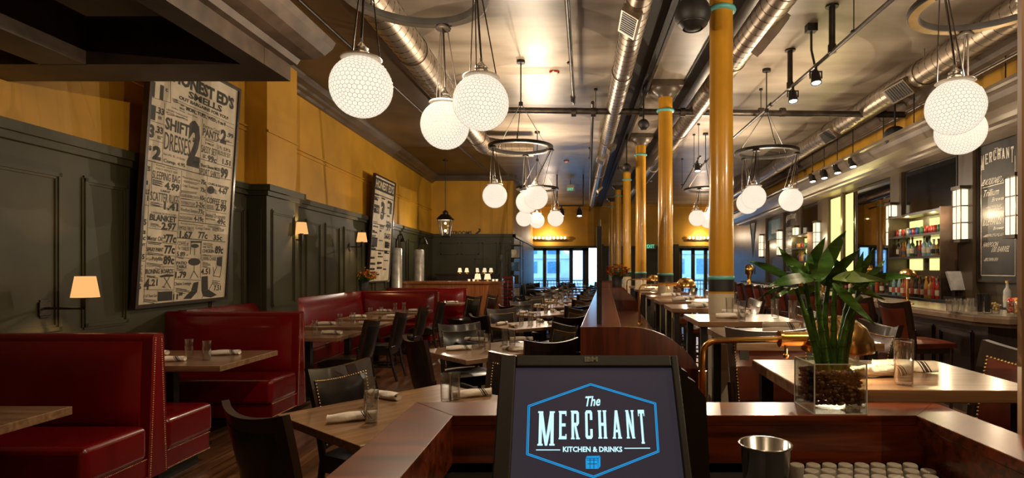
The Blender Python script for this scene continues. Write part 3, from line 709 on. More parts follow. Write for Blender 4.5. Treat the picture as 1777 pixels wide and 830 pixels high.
pt_list(225, 130, 3.95, [
    ('11', 152, 236, 40, 148, .05), ('c', 246, 262, 90, 112), ('HONEST ED\'S', 298, 730, -52, 48, .05), ('SMELLS', 405, 640, 108, 158, .03), ('OUT BARGAINS FOR YOU!', 340, 685, 140, 165),
    ('MON., TUES., WED., 1 to 9', 388, 665, 216, 248), ('ON', 350, 372, 200, 212), ('SALE', 342, 376, 218, 232), ('1', 147, 180, 202, 305, .05), ('.33', 184, 238, 215, 262), ('3', 134, 172, 333, 428, .05), ('.33', 177, 230, 345, 395),
    ('$', 131, 151, 482, 518), ('2', 160, 218, 480, 578, .06), ('SHIFT', 247, 415, 285, 372, .03), ('DRESSES', 241, 422, 388, 512, 0.), ('2', 410, 497, 300, 626, .05), ('$', 432, 448, 428, 462),
    ('Comp. 4.95', 232, 382, 572, 604, .015), ('PANTS', 503, 617, 360, 418, .02), ('2', 625, 666, 368, 468, .05), ('.99', 668, 712, 392, 425), ('Koratron Casual', 505, 622, 333, 358, 0.),
    ('2 PIECE', 517, 577, 458, 472), ('SASSY SET', 492, 600, 478, 528, 0.), ('99c', 535, 597, 548, 592), ('2 Pc. SLIM &', 606, 692, 482, 506, 0.), ('BLOUSE SET', 606, 692, 516, 546, 0.), ('1.51', 637, 692, 574, 612),
    ('Short Sleeve MOD', 487, 622, 604, 628), ('SPORT SHIRTS', 480, 620, 635, 682, 0.), ('99', 624, 676, 632, 705, .05), ("LADIES' FABULOUS", 252, 400, 228, 241, 0.), ('BETTER SELECTION', 250, 400, 248, 262, 0.), ('Size S.M.L. XL, 1st Quality', 232, 382, 532, 552, 0.),
    ('Bedding - 2nd Floor', 180, 330, 610, 624, 0.), ('FULLY ADULT SIZE', 180, 330, 632, 645, 0.), ('SLEEPING BAG', 157, 348, 652, 708, 0.), ('4.99', 242, 343, 732, 786, .04), ('LARGE', 214, 277, 786, 800), ('ES', 108, 144, 620, 655), ('1', 108, 124, 722, 752),
    ('75c', 490, 526, 716, 750), ('73c', 486, 522, 770, 802), ('Mennen Spray Deodorant', 365, 487, 692, 712, 0.), ('Crest Toothpaste', 362, 472, 746, 772, 0.), ('CUPS & SAUCERS', 537, 682, 736, 752), ('4-67', 610, 672, 768, 812, .03), ('Ladies Wear - 2nd Floor', 288, 470, 216, 226, 0.)])
pt_list(225, 320, 3.775, [
    ('ALS', 90, 127, 28, 62), ('11', 97, 122, 70, 105), ('SCATTER RUGS', 137, 324, 44, 104, 0.), ('1.41', 225, 320, 114, 166, .04), ('CANNON SATIN BOUND', 140, 305, 176, 190, 0.), ('BLANKET', 132, 307, 192, 235, .04), ('2.97', 210, 306, 246, 297, .04), ('Comp. 4.95', 136, 205, 268, 282, 0.),
    ('55', 72, 110, 225, 265, .04), ('ts', 75, 105, 295, 325), ('9c', 66, 104, 330, 365), ('ENT', 60, 102, 385, 402), ('Meter Oil', 118, 214, 336, 368, .01), ('3', 219, 236, 330, 356), ('for', 218, 236, 366, 382, 0.), ('77c', 238, 304, 326, 384, .04), ('SPRAY PAINT', 112, 222, 412, 440, .02), ('77c', 228, 297, 398, 456, .04),
    ('.55', 56, 97, 456, 492), ('4 Lbs.', 108, 144, 480, 498, 0.), ('Polyfilla', 147, 216, 474, 508, .01), ('89c', 222, 292, 468, 528, .04), ('IRONING BOARDS', 103, 286, 556, 588, .015), ('4', 95, 131, 618, 694, .04), ('.21', 133, 183, 622, 668, .03), ('6', 52, 76, 652, 690, .04), ('ALL METAL', 165, 228, 545, 553, 0.),
    ('8 1/4" Power Saw', 90, 178, 722, 745, 0.), ('Comp. 8.95', 110, 170, 600, 612, 0.), ('65c', 460, 496, 70, 102), ('2-25c', 434, 492, 112, 148), ('LIQUID BUBBLE BATH', 335, 452, 60, 82, 0.), ('DOVE BEAUTY SOAP', 335, 428, 106, 128, 0.), ('Woodbury Shampoo', 332, 448, 150, 182, 0.), ('77c', 450, 488, 162, 196), ('CHOCOLATE BARS', 326, 412, 206, 226, 0.), ('4-19c', 422, 484, 206, 242),
    ('COFFEE SET', 505, 637, 82, 122, .015), ('2.99', 564, 634, 126, 172, .03), ('Animal Ornaments', 498, 628, 184, 214, 0.), ('49c', 574, 628, 224, 262, .03), ('Hand Painted', 498, 560, 218, 230, 0.), ('FEMTROL TABLETS', 322, 420, 272, 298, 0.), ('1.67', 328, 412, 302, 352, .04), ('Corega Tablets', 432, 528, 276, 298, 0.), ('77c', 450, 510, 310, 356, .03), ('WAZON SOAP', 542, 618, 286, 306, 0.), ('35c', 550, 606, 328, 366, .03),
    ('Family 2nd Pharmacy', 335, 480, 250, 262, 0.), ('COFFEE or', 314, 388, 372, 400, 0.), ('TV TABLES', 314, 388, 408, 432, 0.), ('5.89 -', 309, 382, 440, 474, .02), ('ONE WHOLE', 478, 545, 402, 418, 0.), ('CHICKEN', 477, 553, 424, 448, .02), ('89c', 560, 613, 402, 456, .04), ('LAWN CHAIR', 473, 566, 472, 500, 0.), ('4.51', 467, 527, 552, 592, .03),
    ('PATIO', 305, 374, 505, 526, .02), ('TABLE', 304, 374, 530, 550, .02), ('1.79', 299, 371, 572, 616, .04), ('Chaise Lounge', 290, 402, 642, 670, .01), ('11', 284, 315, 720, 758, .04), ('.88', 317, 346, 708, 732), ('7.51', 552, 597, 664, 698, .02)])
def ln(x0, y0, x1, y1, w_=.004, o=(225, 130), sc=3.95):
    P1.seg(ink, P1.hit(o[0]+x0/sc, o[1]+y0/sc), P1.hit(o[0]+x1/sc, o[1]+y1/sc), w_)
for q in ((142, 150, 280, 192), (280, 30, 280, 190), (290, 160, 715, 345), (240, 190, 222, 610), (140, 312, 240, 345), (132, 440, 232, 468), (110, 582, 480, 680, .008), (500, 300, 476, 680), (500, 425, 712, 490), (600, 470, 598, 600), (486, 575, 700, 640, .006), (356, 655, 350, 830), (152, 600, 148, 830), (532, 690, 528, 830), (476, 682, 690, 722, .006), (290, 172, 715, 372)): ln(*q)
for q in ((130, 0, 90, 780), (333, 0, 312, 350), (130, 130, 325, 175), (122, 285, 310, 310), (318, 235, 630, 275, .008), (310, 350, 625, 378, .008), (306, 350, 284, 770), (500, 0, 495, 260), (110, 375, 300, 392), (108, 460, 295, 470), (105, 535, 290, 542), (470, 365, 462, 620), (90, 690, 280, 692), (330, 95, 495, 112), (330, 140, 495, 160), (325, 190, 490, 208), (495, 170, 632, 195), (296, 478, 465, 490), (290, 620, 465, 630), (470, 465, 610, 470), (182, 700, 182, 770), (80, 130, 128, 140), (60, 500, 100, 504)): ln(*q, *(() if len(q) > 4 else (.004,)), o=(225, 320), sc=3.775)
random.seed(3)
for x0, x1, y, n in ((195, 225, 285, 3), (255, 400, 270, 1), (520, 610, 440, 2), (610, 690, 440, 2), (640, 700, 440, 3), (155, 235, 715, 6), (370, 480, 725, 2), (430, 480, 590, 4), (500, 530, 545, 4), (540, 600, 775, 5), (300, 335, 165, 4), (190, 225, 420, 3)):
    for k in range(n): ln(x0, y+k*7, x0+(x1-x0)*random.uniform(.6, 1), y+k*7+(x1-x0)*.2, .006)
for x0, x1, y, n in ((137, 215, 115, 4), (136, 205, 255, 2), (505, 560, 135, 4), (120, 210, 378, 2), (115, 220, 447, 2), (110, 215, 515, 2), (110, 190, 598, 2), (335, 440, 42, 2), (335, 430, 92, 1), (335, 440, 135, 1), (312, 370, 480, 1), (480, 550, 385, 2), (480, 555, 460, 1), (475, 530, 510, 5), (305, 370, 553, 2), (300, 400, 680, 4), (540, 600, 630, 4), (90, 178, 752, 3), (55, 85, 530, 14), (510, 620, 270, 2)):
    for k in range(n): ln(x0, y+k*8, x0+(x1-x0)*random.uniform(.6, 1), y+k*8+(x1-x0)*.12, .006, o=(225, 320), sc=3.775)
def blob(pts, o=(225, 320), sc=3.775):
    q = [P1.hit(o[0]+x/sc, o[1]+y/sc) for x, y in pts]; ink.add([P1.at(*p) for p in q], [tuple(range(len(q)))])
blob([(422+40*math.cos(a*PI/8), 508+24*math.sin(a*PI/8)) for a in range(16)]); blob([(432, 425-0), (398, 370), (472, 372), (470, 384), (400, 384)][1:])
blob([(427+25*math.cos(a*PI/6), 404+14*math.sin(a*PI/6)) for a in range(12)]); blob([(530+24*math.cos(a*PI/6), 37+27*math.sin(a*PI/6)) for a in range(12)])
blob([(195, 600), (245, 588), (286, 592), (284, 604), (200, 610)]); blob([(186, 705), (278, 700), (276, 760), (182, 768)]); blob([(572, 478), (606, 474), (602, 540), (568, 530)])
blob([(418, 645), (450, 638), (440, 705), (402, 695)]); blob([(402, 697), (440, 706), (400, 750), (350, 752)]); blob([(470, 605), (510, 600), (512, 690), (470, 700)]); blob([(470, 700), (515, 690), (570, 725), (530, 742), (480, 735)])
for q in ((422, 530, 420, 570), (420, 568, 395, 618), (420, 568, 448, 612), (402, 384, 396, 460), (425, 420, 424, 465), (466, 384, 462, 455), (225, 610, 268, 682), (262, 604, 222, 672), (212, 672, 232, 676), (572, 535, 545, 600), (602, 540, 590, 608), (545, 600, 590, 608), (552, 580, 545, 540), (515, 700, 545, 640), (480, 735, 470, 745), (530, 740, 540, 735), (352, 752, 380, 720)): ln(*q, .007, o=(225, 320), sc=3.775)
obj('lettering', ink, M['ink'], t)
P2 = Plane((-4.36, 12.0, 1.24), (-4.38, 13.35, 1.24), (-4.21, 12.0, 3.46))
t = poster('price_poster', 'smaller looking framed newsprint poster farther down the left wall, above the flowers', P2, .01)
ink = MB(); P2.quad(ink, .02, .98, .87, .985); 
for k in range(70):
    a = random.choice([.04, .36, .68]); b = random.uniform(.02, .82); P2.quad(ink, a, a+random.uniform(.1, .26), b, b+random.uniform(.006, .022))
lettering(ink, '3', P2.at, .36, .55, .60, .78, .06); lettering(ink, '1', P2.at, .8, .92, .68, .80, .06); lettering(ink, '97', P2.at, .70, .95, .5, .58, .05)
for a, b in ((.03, .83), (.03, .55), (.03, .3)): P2.seg(ink, (a, b), (.97, b), .02)
lettering(ink, 'SHOES', P2.at, .62, .95, .42, .48, .03); lettering(ink, 'DRESS', P2.at, .05, .3, .66, .72, .03); P2.quad(ink, .05, .3, .33, .42)
obj('lettering', ink, M['ink'], t)
hd = MB(); P2.out = .006; lettering(hd, "HONEST ED'S", P2.at, .05, .95, .89, .97, .03); obj('heading', hd, M['paper'], t, 'white heading letters on black')

# ================================================================ PENDANT GLOBES
def dual_wire(r, tr):
    import bmesh
    bm = bmesh.new(); bmesh.ops.create_icosphere(bm, subdivisions=4, radius=r)
    for v in bm.verts: v.co = v.co.normalized()*r
    m = MB()
    for e in bm.edges:
        if len(e.link_faces) == 2:
            a, b = [f.calc_center_median().normalized()*r for f in e.link_faces]
            d = (b-a).normalized(); u = d.cross(a.normalized()); n = a.normalized()
            vs = [a+u*tr, a-u*tr, a+n*tr*.8, b+u*tr, b-u*tr, b+n*tr*.8]
            m.add(vs, [(0, 2, 5, 3), (2, 1, 4, 5)])
    bm.free(); return m
GR = .168
ME_globe = MB().sphere((0, 0, 0), GR, 40, 24).mesh('globe')
ME_wire = dual_wire(GR+.0008, .00078).mesh('wire_mesh'); 
ME_collar = MB().lathe([(.075, .150), (.105, .150), (.112, .156), (.105, .163), (.075, .163), (.075, .150)], n=32, closed=True).mesh('collar')
ME_socket = MB().lathe([(.035, .15), (.035, .185), (.042, .19), (.042, .197), (.034, .2), (.034, .21), (.04, .214), (.034, .22), (.02, .235), (.008, .25), (.008, .27)], n=16).mesh('socket')
white_metal = mat('white_collar', (.62, .55, .45), .4)
def chandelier(name, label, cx_, cy_, gl, zr=3.22, zg=2.51, power=85, wires=True, face=0):
    t = thing(name, label, 'chandelier', (cx_, cy_, zr), 0, 'globe chandeliers')
    ro, ri = .46, .385
    obj('ring', MB().lathe([(ri, -.02), (ro, -.02), (ro, .022), (ri, .022), (ri, -.02)], n=64, closed=True), M['black'], t, 'black metal ring', bev=.003)
    obj('ring_underside', MB().lathe([(ri+.008, -.0215), (ro-.008, -.0215)], n=64, closed=True), M['bronze'] if face else M['iron_dark'], t)
    ch = MB()
    for k in range(3):
        a = 2*PI*k/3+.5; A = Vector((.42*math.cos(a), .42*math.sin(a), .02)); B = Vector((.02*math.cos(a), .02*math.sin(a), .60))
        ch.cyl(A, B, .006, n=6)
        for j in range(3):
            q = A.lerp(B, .06+.04*j); ch.sphere(q, .014, 6, 4)
    obj('chains', ch, M['black'], t)
    obj('stem', MB().cyl((0, 0, .58), (0, 0, CZ-zr), .009, n=8).cyl((0, 0, .58), (0, 0, .64), .03, n=10).lathe([(.06, CZ-zr-.04), (.06, CZ-zr)]), M['black'], t)
    for gx, gy in gl:
        lx, ly = gx-cx_, gy-cy_; dz = zg-zr
        g = obj('globe', ME_globe, M['globe'], t); g.location = (lx, ly, dz)
        if wires:
            q = obj('wire_mesh', ME_wire, M['globewire'], g)
        obj('collar', ME_collar, white_metal, g); obj('socket', ME_socket, M['steel'], g)
        rr = math.hypot(lx, ly) or 1; ax, ay = lx/rr, ly/rr; m = MB()
        for k in range(3):
            a = 2*PI*k/3+.4; m.cyl((.098*math.cos(a), .098*math.sin(a), .16), (ax*(.42-rr)*1.+.03*math.cos(a), ay*(.42-rr)+.03*math.sin(a), -dz-.05), .004, n=6)
        m.cyl((0, 0, .26), (ax*(.42-rr), ay*(.42-rr), -dz-.05), .007, n=8)
        m.lathe([(.05, -dz-.05), (.055, -dz-.04), (.03, -dz-.015)], (ax*(.42-rr), ay*(.42-rr), 0), 16)
        obj('hanger_rods', m, M['iron'], g)
    lamp('POINT', (0, 0, zg-zr+.28), power*.5, (1, .80, .57), .0, parent=t)
    up = lamp('AREA', (0, 0, .04), power*.22, (1, .78, .54), .66, (PI, 0, 0), parent=t); up.data.shape = 'DISK'
M['iron_dark'] = mat('dark_ring_face', (.02, .016, .012), .4)
M['bronze'] = mat('bronze_ring_face', (.30, .19, .07), .3, metal=.9)
chandelier('globe_chandelier', 'nearest left chandelier of three wire-wrapped globes under a black ring', -1.02, 3.61, [(-1.2, 3.2), (-.585, 3.5), (-.93, 4.05)])
chandelier('globe_chandelier', 'chandelier over the middle of the centre tables, second from the viewer', -.80, 8.15, [(-1.14, 7.95), (-.585, 8.15), (-.76, 8.7)])
chandelier('globe_chandelier', 'farthest chandelier over the centre tables, before the storefront', -.86, 12.35, [(-1.12, 12.1), (-.89, 12.65), (-.46, 12.1)], zg=2.56, power=150)
chandelier('globe_chandelier', 'large chandelier at the upper right with two stacked-looking globes and brassy ring', 2.66, 3.73, [(2.36, 3.6), (2.81, 4.23), (3.06, 3.5)], face=1)
chandelier('globe_chandelier', 'chandelier above the bar stools, right of the nearest column', 2.79, 8.5, [(2.48, 8.1), (2.60, 8.8), (3.12, 8.42)])
chandelier('globe_chandelier', 'farthest chandelier on the bar side, partly behind the nearest column', 2.78, 12.5, [(2.49, 12.0), (2.86, 12.6), (3.1, 12.2)], zg=2.56, power=150)

# ================================================================ DUCTS, PIPES, BEAMS
def duct(name, label, pts, r, pitch=.16, grilles=()):
    t = thing(name, label, 'duct', (0, 0, 0)); t['kind'] = 'thing'
    obj('pipe', MB().tube(pts, r, 28), M['duct'], t)
    s = MB(); P_ = [Vector(p) for p in pts]; tot = sum((b-a).length for a, b in zip(P_, P_[1:])); n = int(tot/pitch)*16; q = []; i = 0; acc = 0
    d0 = (P_[1]-P_[0]).normalized(); u = d0.orthogonal().normalized()
    for k in range(n+1):
        dist = tot*k/n
        while i < len(P_)-2 and dist > acc+(P_[i+1]-P_[i]).length: acc += (P_[i+1]-P_[i]).length; i += 1
        d = (P_[i+1]-P_[i]).normalized(); u = (u-d*u.dot(d)).normalized(); v = d.cross(u); a = 2*PI*k/16
        q.append(P_[i]+d*(dist-acc)+u*((r+.001)*math.cos(a))+v*((r+.001)*math.sin(a)))
    s.tube(q, .0035, 4, False); obj('spiral_seam', s, M['iron'], t)
    for f in (.12, .3, .48, .66, .84):
        y = f*tot; i = 0; acc = 0
        while i < len(P_)-2 and y > acc+(P_[i+1]-P_[i]).length: acc += (P_[i+1]-P_[i]).length; i += 1
        d = (P_[i+1]-P_[i]).normalized(); p = P_[i]+d*(y-acc); c = MB().cyl(p-d*.03, p+d*.03, r+.012, n=28); c.cyl(p+Vector((0, 0, r)), (p.x, p.y, CZ), .006, n=6); obj('strap', c, M['duct'], t)
    for (gx, gy, gz, L_, ang) in grilles:
        g = MB().box(-r*.72, r*.72, -L_/2, L_/2, r*.62, r+.05); R = Matrix.Translation((gx, gy, gz)) @ Matrix.Rotation(ang, 4, 'Y')
        go = obj('grille', g.xf(R), M['duct'], t); sl = MB()
        for k in range(9): sl.box(-r*.6, r*.6, -L_/2+.03+k*(L_-.06)/9, -L_/2+.03+(k+.55)*(L_-.06)/9, r+.045, r+.056)
        obj('louvres', sl.xf(R), M['black'], go)
elb = [(-1.97+.002*0, 1, 4.12), (-1.99, 12.0, 4.12)]+[(-1.99+.5*(1-math.cos(a)), 12.0+.5*math.sin(a), 4.12) for a in (.4, .8, 1.2, PI/2)]+[(-.95, 12.5, 4.12)]
duct('spiral_duct', 'spiral duct along the left of the ceiling that elbows toward the centre', elb, .185)
duct('spiral_duct', 'thin spiral duct down the middle of the ceiling left of the columns', [(.60, 1, 4.15), (.62, 23.5, 4.15)], .135, grilles=[(.61, 5.9, 4.15, .5, -2.6), (.62, 12.2, 4.15, .5, 2.4), (.62, 13.4, 4.15, .5, -2.6), (.62, 18.5, 4.15, .5, 2.4)])
duct('spiral_duct', 'spiral duct right of the columns with a rectangular grille near the top edge', [(1.98, 1, 4.15), (1.95, 22, 4.15)], .15, grilles=[(1.98, 6.3, 4.15, .7, 2.2), (1.95, 12.5, 4.15, .5, 2.4)])
duct('spiral_duct', 'large spiral duct above the bar with two louvred grilles', [(4.12+KR*2, 2, 4.13), (4.12+KR*21, 21, 4.13)], .17, grilles=[(4.12+KR*8.1, 8.1, 4.13, .55, -2.3), (4.12+KR*10.8, 10.8, 4.13, .5, -2.3)])
def pipe(name, label, pts, r, joints=(), hang=(), cat='pipe'):
    m = MB().tube(pts, r, 12)
    for p in joints: a, b = Vector(p[0]), Vector(p[1]); m.cyl(a, b, r*1.45, n=12)
    t = thing(name, label, cat, (0, 0, 0)); t['kind'] = 'thing'; obj('run', m, M['iron'], t)
    if hang:
        h = MB()
        for x, y, z in hang: h.cyl((x, y, z), (x, y, CZ), .006, n=6); h.cyl((x, y, CZ-.03), (x, y, CZ), .03, n=8); h.lathe([(r+.004, -.015), (r+.012, 0), (r+.004, .015)], (x, y, z))
        obj('hanger', h, M['black'], t)
zc = PZ(195, 9.42)
pipe('cross_pipe', 'thick dark pipe crossing the whole ceiling in front of the ducts', [(-1.75, 9.42, zc+.04), (5.35, 9.42, zc-.04)], .05, [((x-.04, 9.42, zc), (x+.04, 9.42, zc)) for x in (-.06, .26, 1.05, 1.72, 3.0, 3.35)], hang=[(-1.5, 9.42, zc), (.3, 9.42, zc), (3.0, 9.42, zc), (5.0, 9.42, zc)])
pipe('ceiling_pipe', 'thin pipe running along the ceiling above the centre tables', [(-.165, 1, 4.25), (-.06, 9.45, 4.22)], .028, [((-.07, 9.1, 4.22), (-.07, 9.3, 4.22))], hang=[(-.12, 4, 4.22), (-.1, 7.6, 4.22)])
pipe('ceiling_pipe', 'thin far pipe from the cross pipe to the back wall', [(.25, 9.42, 4.22), (.55, 26.2, 4.15)], .03, [], hang=[(.3, 14, 4.2)])
pipe('ceiling_pipe', 'slim pipe along the left ceiling beside the big spiral duct', [(-2.95, 1, 4.22), (-2.43, 18.0, 4.18)], .022, [((-2.72, 8.0, 4.2), (-2.71, 8.3, 4.2))], hang=[(-2.83, 5, 4.2), (-2.6, 12, 4.2)])
def spot_head(m, ms, p, aim=(0, -.25, -1), s=1.):
    p = Vector(p); d = Vector(aim).normalized()
    m.cyl(p, p+Vector((0, 0, -.05*s)), .012*s, n=8)
    c = p+Vector((0, 0, -.10*s)); m.cyl(c-d*.05*s, c+d*.045*s, .032*s, .042*s, n=14, caps=False); m.cyl(c-d*.075*s, c-d*.05*s, .018*s, .032*s, n=14)
    m.box(p.x-.05*s, p.x-.043*s, p.y-.01, p.y+.01, c.z, p.z-.04*s).box(p.x+.043*s, p.x+.05*s, p.y-.01, p.y+.01, c.z, p.z-.04*s).box(p.x-.05*s, p.x+.05*s, p.y-.01, p.y+.01, p.z-.05*s, p.z-.04*s)
    ms.cyl(c+d*.035*s, c+d*.037*s, .033*s, n=14)
def spotlight(label, p, aim=(0, -.25, -1), s=1., group='ceiling spotlights', zt=None, power=0, to=None):
    t = thing('spotlight', label, 'spotlight', p, 0, group); m, ms = MB(), MB(); spot_head(m, ms, (0, 0, 0), aim, s)
    m.cyl((0, 0, 0), (0, 0, (zt or p[2]+.03)-p[2]), .009, n=6)
    obj('housing', m, M['black'], t); obj('lens', ms, M['spotglow'], t)
    if power:
        d = Vector(aim).normalized(); l = lamp('SPOT', Vector((0, 0, -.10*s))+d*.06, power, (1, .80, .55), .02, spot=75, parent=t)
        l.rotation_euler = d.to_track_quat('-Z', 'Y').to_euler()
# lighting track over the high tables
zt = 3.93
pipe('track_pipe', 'dark lighting track pipe slanting over the high tables toward the bar', [(2.80, 1.5, zt), (2.92, 14, zt)], .022, [((2.86, 8.5, zt), (2.86, 8.6, zt))], cat='lighting track', hang=[(2.81, 3.5, zt), (2.83, 5.9, zt)])
for i, (x, y) in enumerate(((2.86, 7.75), (2.85, 6.45))):
    m = MB().cyl((x, y, CZ), (x, y, zt+.0), .035, n=12).cyl((x, y, CZ-.02), (x, y, CZ), .07, n=16).cyl((x, y, zt-.01), (x, y, zt+.08), .045, n=12)
    tag(obj('pipe_drop', m, M['iron']), 'thick %s pipe drop from ceiling to the lighting track' % ('shorter looking left' if i == 0 else 'nearer right'), 'pipe')['kind'] = 'thing'
tag(obj('junction_box', MB().box(2.76, 2.88, 6.9, 7.0, CZ-.09, CZ).tube([(2.82, 6.95, CZ-.09), (2.83, 6.97, 4.15), (2.86, 6.95, zt+.04)], .014, 6), M['black']), 'small black junction box with coiled cable feeding the spotlights', 'electrical box')
spotlight('left spotlight of the lit pair on the track over the high tables', (2.86, 7.65, zt), s=1.5, power=120)
spotlight('right spotlight of the lit pair on the track over the high tables', (2.855, 6.9, zt), s=1.5, power=120)
pipe('track_pipe', 'far lighting track drop cluster beyond the nearest column', [(2.45, 11.5, 3.75), (2.9, 16, 3.75)], .02, hang=[(2.46, 11.7, 3.75), (2.55, 12.6, 3.75), (2.8, 15.4, 3.75)], cat='lighting track')
spotlight('small far spotlight left of the farthest bar-side chandelier', (2.48, 11.9, 3.74), s=1.6)
# spotlights in front of the mustard frieze
for i, (px, py, Y) in enumerate(((1410, 297, 12.6), (1430, 290, 11.9), (1453, 280, 11.3), (1480, 268, 10.6), (1533, 240, 9.6), (1586, 218, 8.9), (1745, 148, 7.2))):
    p = W(px, py, Y); zt_ = PZ(py, Y)
    t = spotlight('black spotlight before the mustard frieze, %s along the bar from the far end' % nth[i].replace('nearest', 'first'), p, s=1.7, zt=4.3, group='frieze spotlights', power=22)
m = MB()
for k in range(3): m.tube([(4.75+KR*y, y, 3.98+.08*k*0) for y in (3+4*k, 6.8+4*k)], .016, 8)
tag(obj('frieze_conduit', MB().tube([(4.72+KR*3, 3, 4.03), (4.72+KR*18, 18, 4.03)], .025, 10), M['duct']), 'pale conduit running along the frieze above the bar', 'pipe')['kind'] = 'thing'
def speaker(label, x, y, z, r, top):
    t = thing('ceiling_speaker', label, 'speaker', (x, y, z), 0, 'black ceiling speakers')
    obj('housing', MB().sphere((0, 0, 0), r, 24, 14, (1, 1, .92)), M['matte_black'], t)
    obj('rim', MB().lathe([(r*.55, -r*.85), (r*.8, -r*.62), (r*.83, -r*.58), (r*.8, -r*.5)], closed=True), M['black'], t)
    obj('mount', MB().cyl((0, 0, r*.8), (0, 0, top-z), .015, n=8), M['black'], t)
speaker('large round black speaker near the top, left of the nearest column', 1.02, 5.1, PZ(24, 5.1), .16, 4.34)
speaker('small round black speaker left of the second column', 1.02, 8.9, PZ(216, 8.9), .09, 4.34)
speaker('round black speaker left of the third column', 1.05, 12.3, PZ(290, 12.3), .09, 4.34)
speaker('tilted black speaker hanging by the frieze above the bar', PX(1553, 9.2), 9.2, PZ(236, 9.2), .17, CZ)
for i, (px, py, lb) in enumerate(((962, 124, 'nearer red smoke detector on the ceiling over the centre tables'), (983, 279, 'farther red smoke detector on the ceiling over the centre tables'), (1129, 313, 'red ceiling detector between far columns'))):
    Y = (CZ-H)*F/(HY-py)
    t = thing('smoke_detector', lb, 'smoke detector', (PX(px, Y), Y, CZ-.045), 0, 'red smoke detectors')
    obj('base', MB().lathe([(.075, .045), (.075, .03), (.06, .02)]), M['red'], t); obj('dome', MB().lathe([(0, -.012), (.03, -.01), (.05, .01), (.055, .022)]), mat('pale_detector_dome', (.6, .5, .4), .3), t)
# exit sign and bracket spots in front of the back wall
Y = 19.
t = thing('exit_sign', 'small white hanging exit sign before the back wall', 'exit sign', W(990, 326, Y))
obj('housing', MB().box(-.13, .13, -.03, .03, -.1, .1), white_metal, t); lm = MB(); lettering(lm, 'EXIT', lambda a, b: (a, -.032, b), -.1, .1, -.09, -.01, .02); obj('lettering', lm, M['greenglow'], t)
obj('stem', MB().cyl((0, 0, .1), (0, 0, CZ-PZ(326, Y)), .01, n=6), M['black'], t)
t = thing('light_rail', 'black light rail with two hanging spots before the storefront wall', 'light fixture', W(990, 357, 18.))
rz_ = CZ-PZ(357, 18.)
obj('frame', MB().cyl((-.42, 0, 0), (.42, 0, 0), .018, n=8).cyl((-.42, 0, 0), (-.42, 0, rz_), .02, n=8).cyl((.40, 0, 0), (.40, 0, rz_), .02, n=8), M['black'], t)
m, ms = MB(), MB(); spot_head(m, ms, (-.28, 0, -.02), s=2.2); spot_head(m, ms, (.28, 0, -.02), s=2.2); obj('spot_heads', m, M['black'], t); obj('lens', ms, M['spotglow'], t)
# bulb bars on the back wall
for px, n, lb in ((952, 10, 'row of bare glowing bulbs on the mustard wall above the left storefront'), (1215, 7, 'row of bare glowing bulbs on the mustard wall above the right storefront')):
    t = thing('bulb_bar', lb, 'wall light', (PX(px, BW), BW-.08, PZ(413, BW)))
    wd = n*.165; obj('bar', MB().box(-wd/2, wd/2, -.03, .08, -.12, -.06), M['black'], t)
    for k in range(n): obj('bulb', MB().sphere((-wd/2+.08+k*.165, -.04, 0), .05, 10, 8, (1, 1, 1.2)), M['bulb'], t)
    lamp('POINT', (0, -.35, .05), 24, size=0, parent=t)
# lantern and restroom sign
Y = 15.5; lx, lz = PX(773, Y), PZ(393, Y)
t = thing('hanging_lantern', 'four-sided black iron lantern hanging on a long rod by the restroom wall', 'lantern', (lx, Y, lz))
fr = MB(); a0, a1, b0, b1 = .10, .17, -.27, .18
for sx in (-1, 1):
    for sy in (-1, 1): fr.cyl((sx*a0, sy*a0, b0), (sx*a1, sy*a1, b1), .012, n=6)
for z, a in ((b0, a0), (b1, a1)): fr.box(-a-.01, a+.01, -a-.01, a+.01, z-.015, z+.015)
obj('frame', fr, M['black'], t)
obj('cap', MB().hexa([(-.2, -.2, .19), (.2, -.2, .19), (.2, .2, .19), (-.2, .2, .19), (-.09, -.09, .32), (.09, -.09, .32), (.09, .09, .32), (-.09, .09, .32)]).lathe([(.07, .32), (.08, .38), (.04, .42), (0, .44)]), M['black'], t)
obj('panes', MB().hexa([(-a0, -a0, b0), (a0, -a0, b0), (a0, a0, b0), (-a0, a0, b0), (-a1, -a1, b1), (a1, -a1, b1), (a1, a1, b1), (-a1, a1, b1)]), M['pane'], t)
obj('bulb', MB().sphere((0, 0, -.12), .035, 10, 8).sphere((0, 0, .08), .03, 10, 8), M['bulb'], t)
lamp('POINT', (0, 0, -.02), 18, size=0, parent=t)
obj('rod', MB().cyl((0, 0, .42), (0, 0, CZ-lz), .01, n=6).cyl((0, 0, CZ-lz-.05), (0, 0, CZ-lz), .06, n=12), M['black'], t)
lm = MB(); lettering(lm, 'RESTROOMS', lambda a, b: (a, 18.19, b), PX(772, 18.2), PX(819, 18.2), PZ(408, 18.2), PZ(401, 18.2), .03)
a, b = PX(822, 18.2), PX(836, 18.2); z1, z2 = PZ(408, 18.2), PZ(397, 18.2)
lm.add([(a, 18.19, z1), (a+.06, 18.19, z1-.03), (b-.03, 18.19, z2-.08), (b+.01, 18.19, z2-.1), (b, 18.19, z2), (b-.12, 18.19, z2+.0), (b-.08, 18.19, z2-.05)], [(0, 1, 2, 3, 4, 5, 6)])
tag(obj('restroom_sign', lm, M['ink']), 'black painted RESTROOMS lettering with pointing arrow on the mustard wall', 'sign')
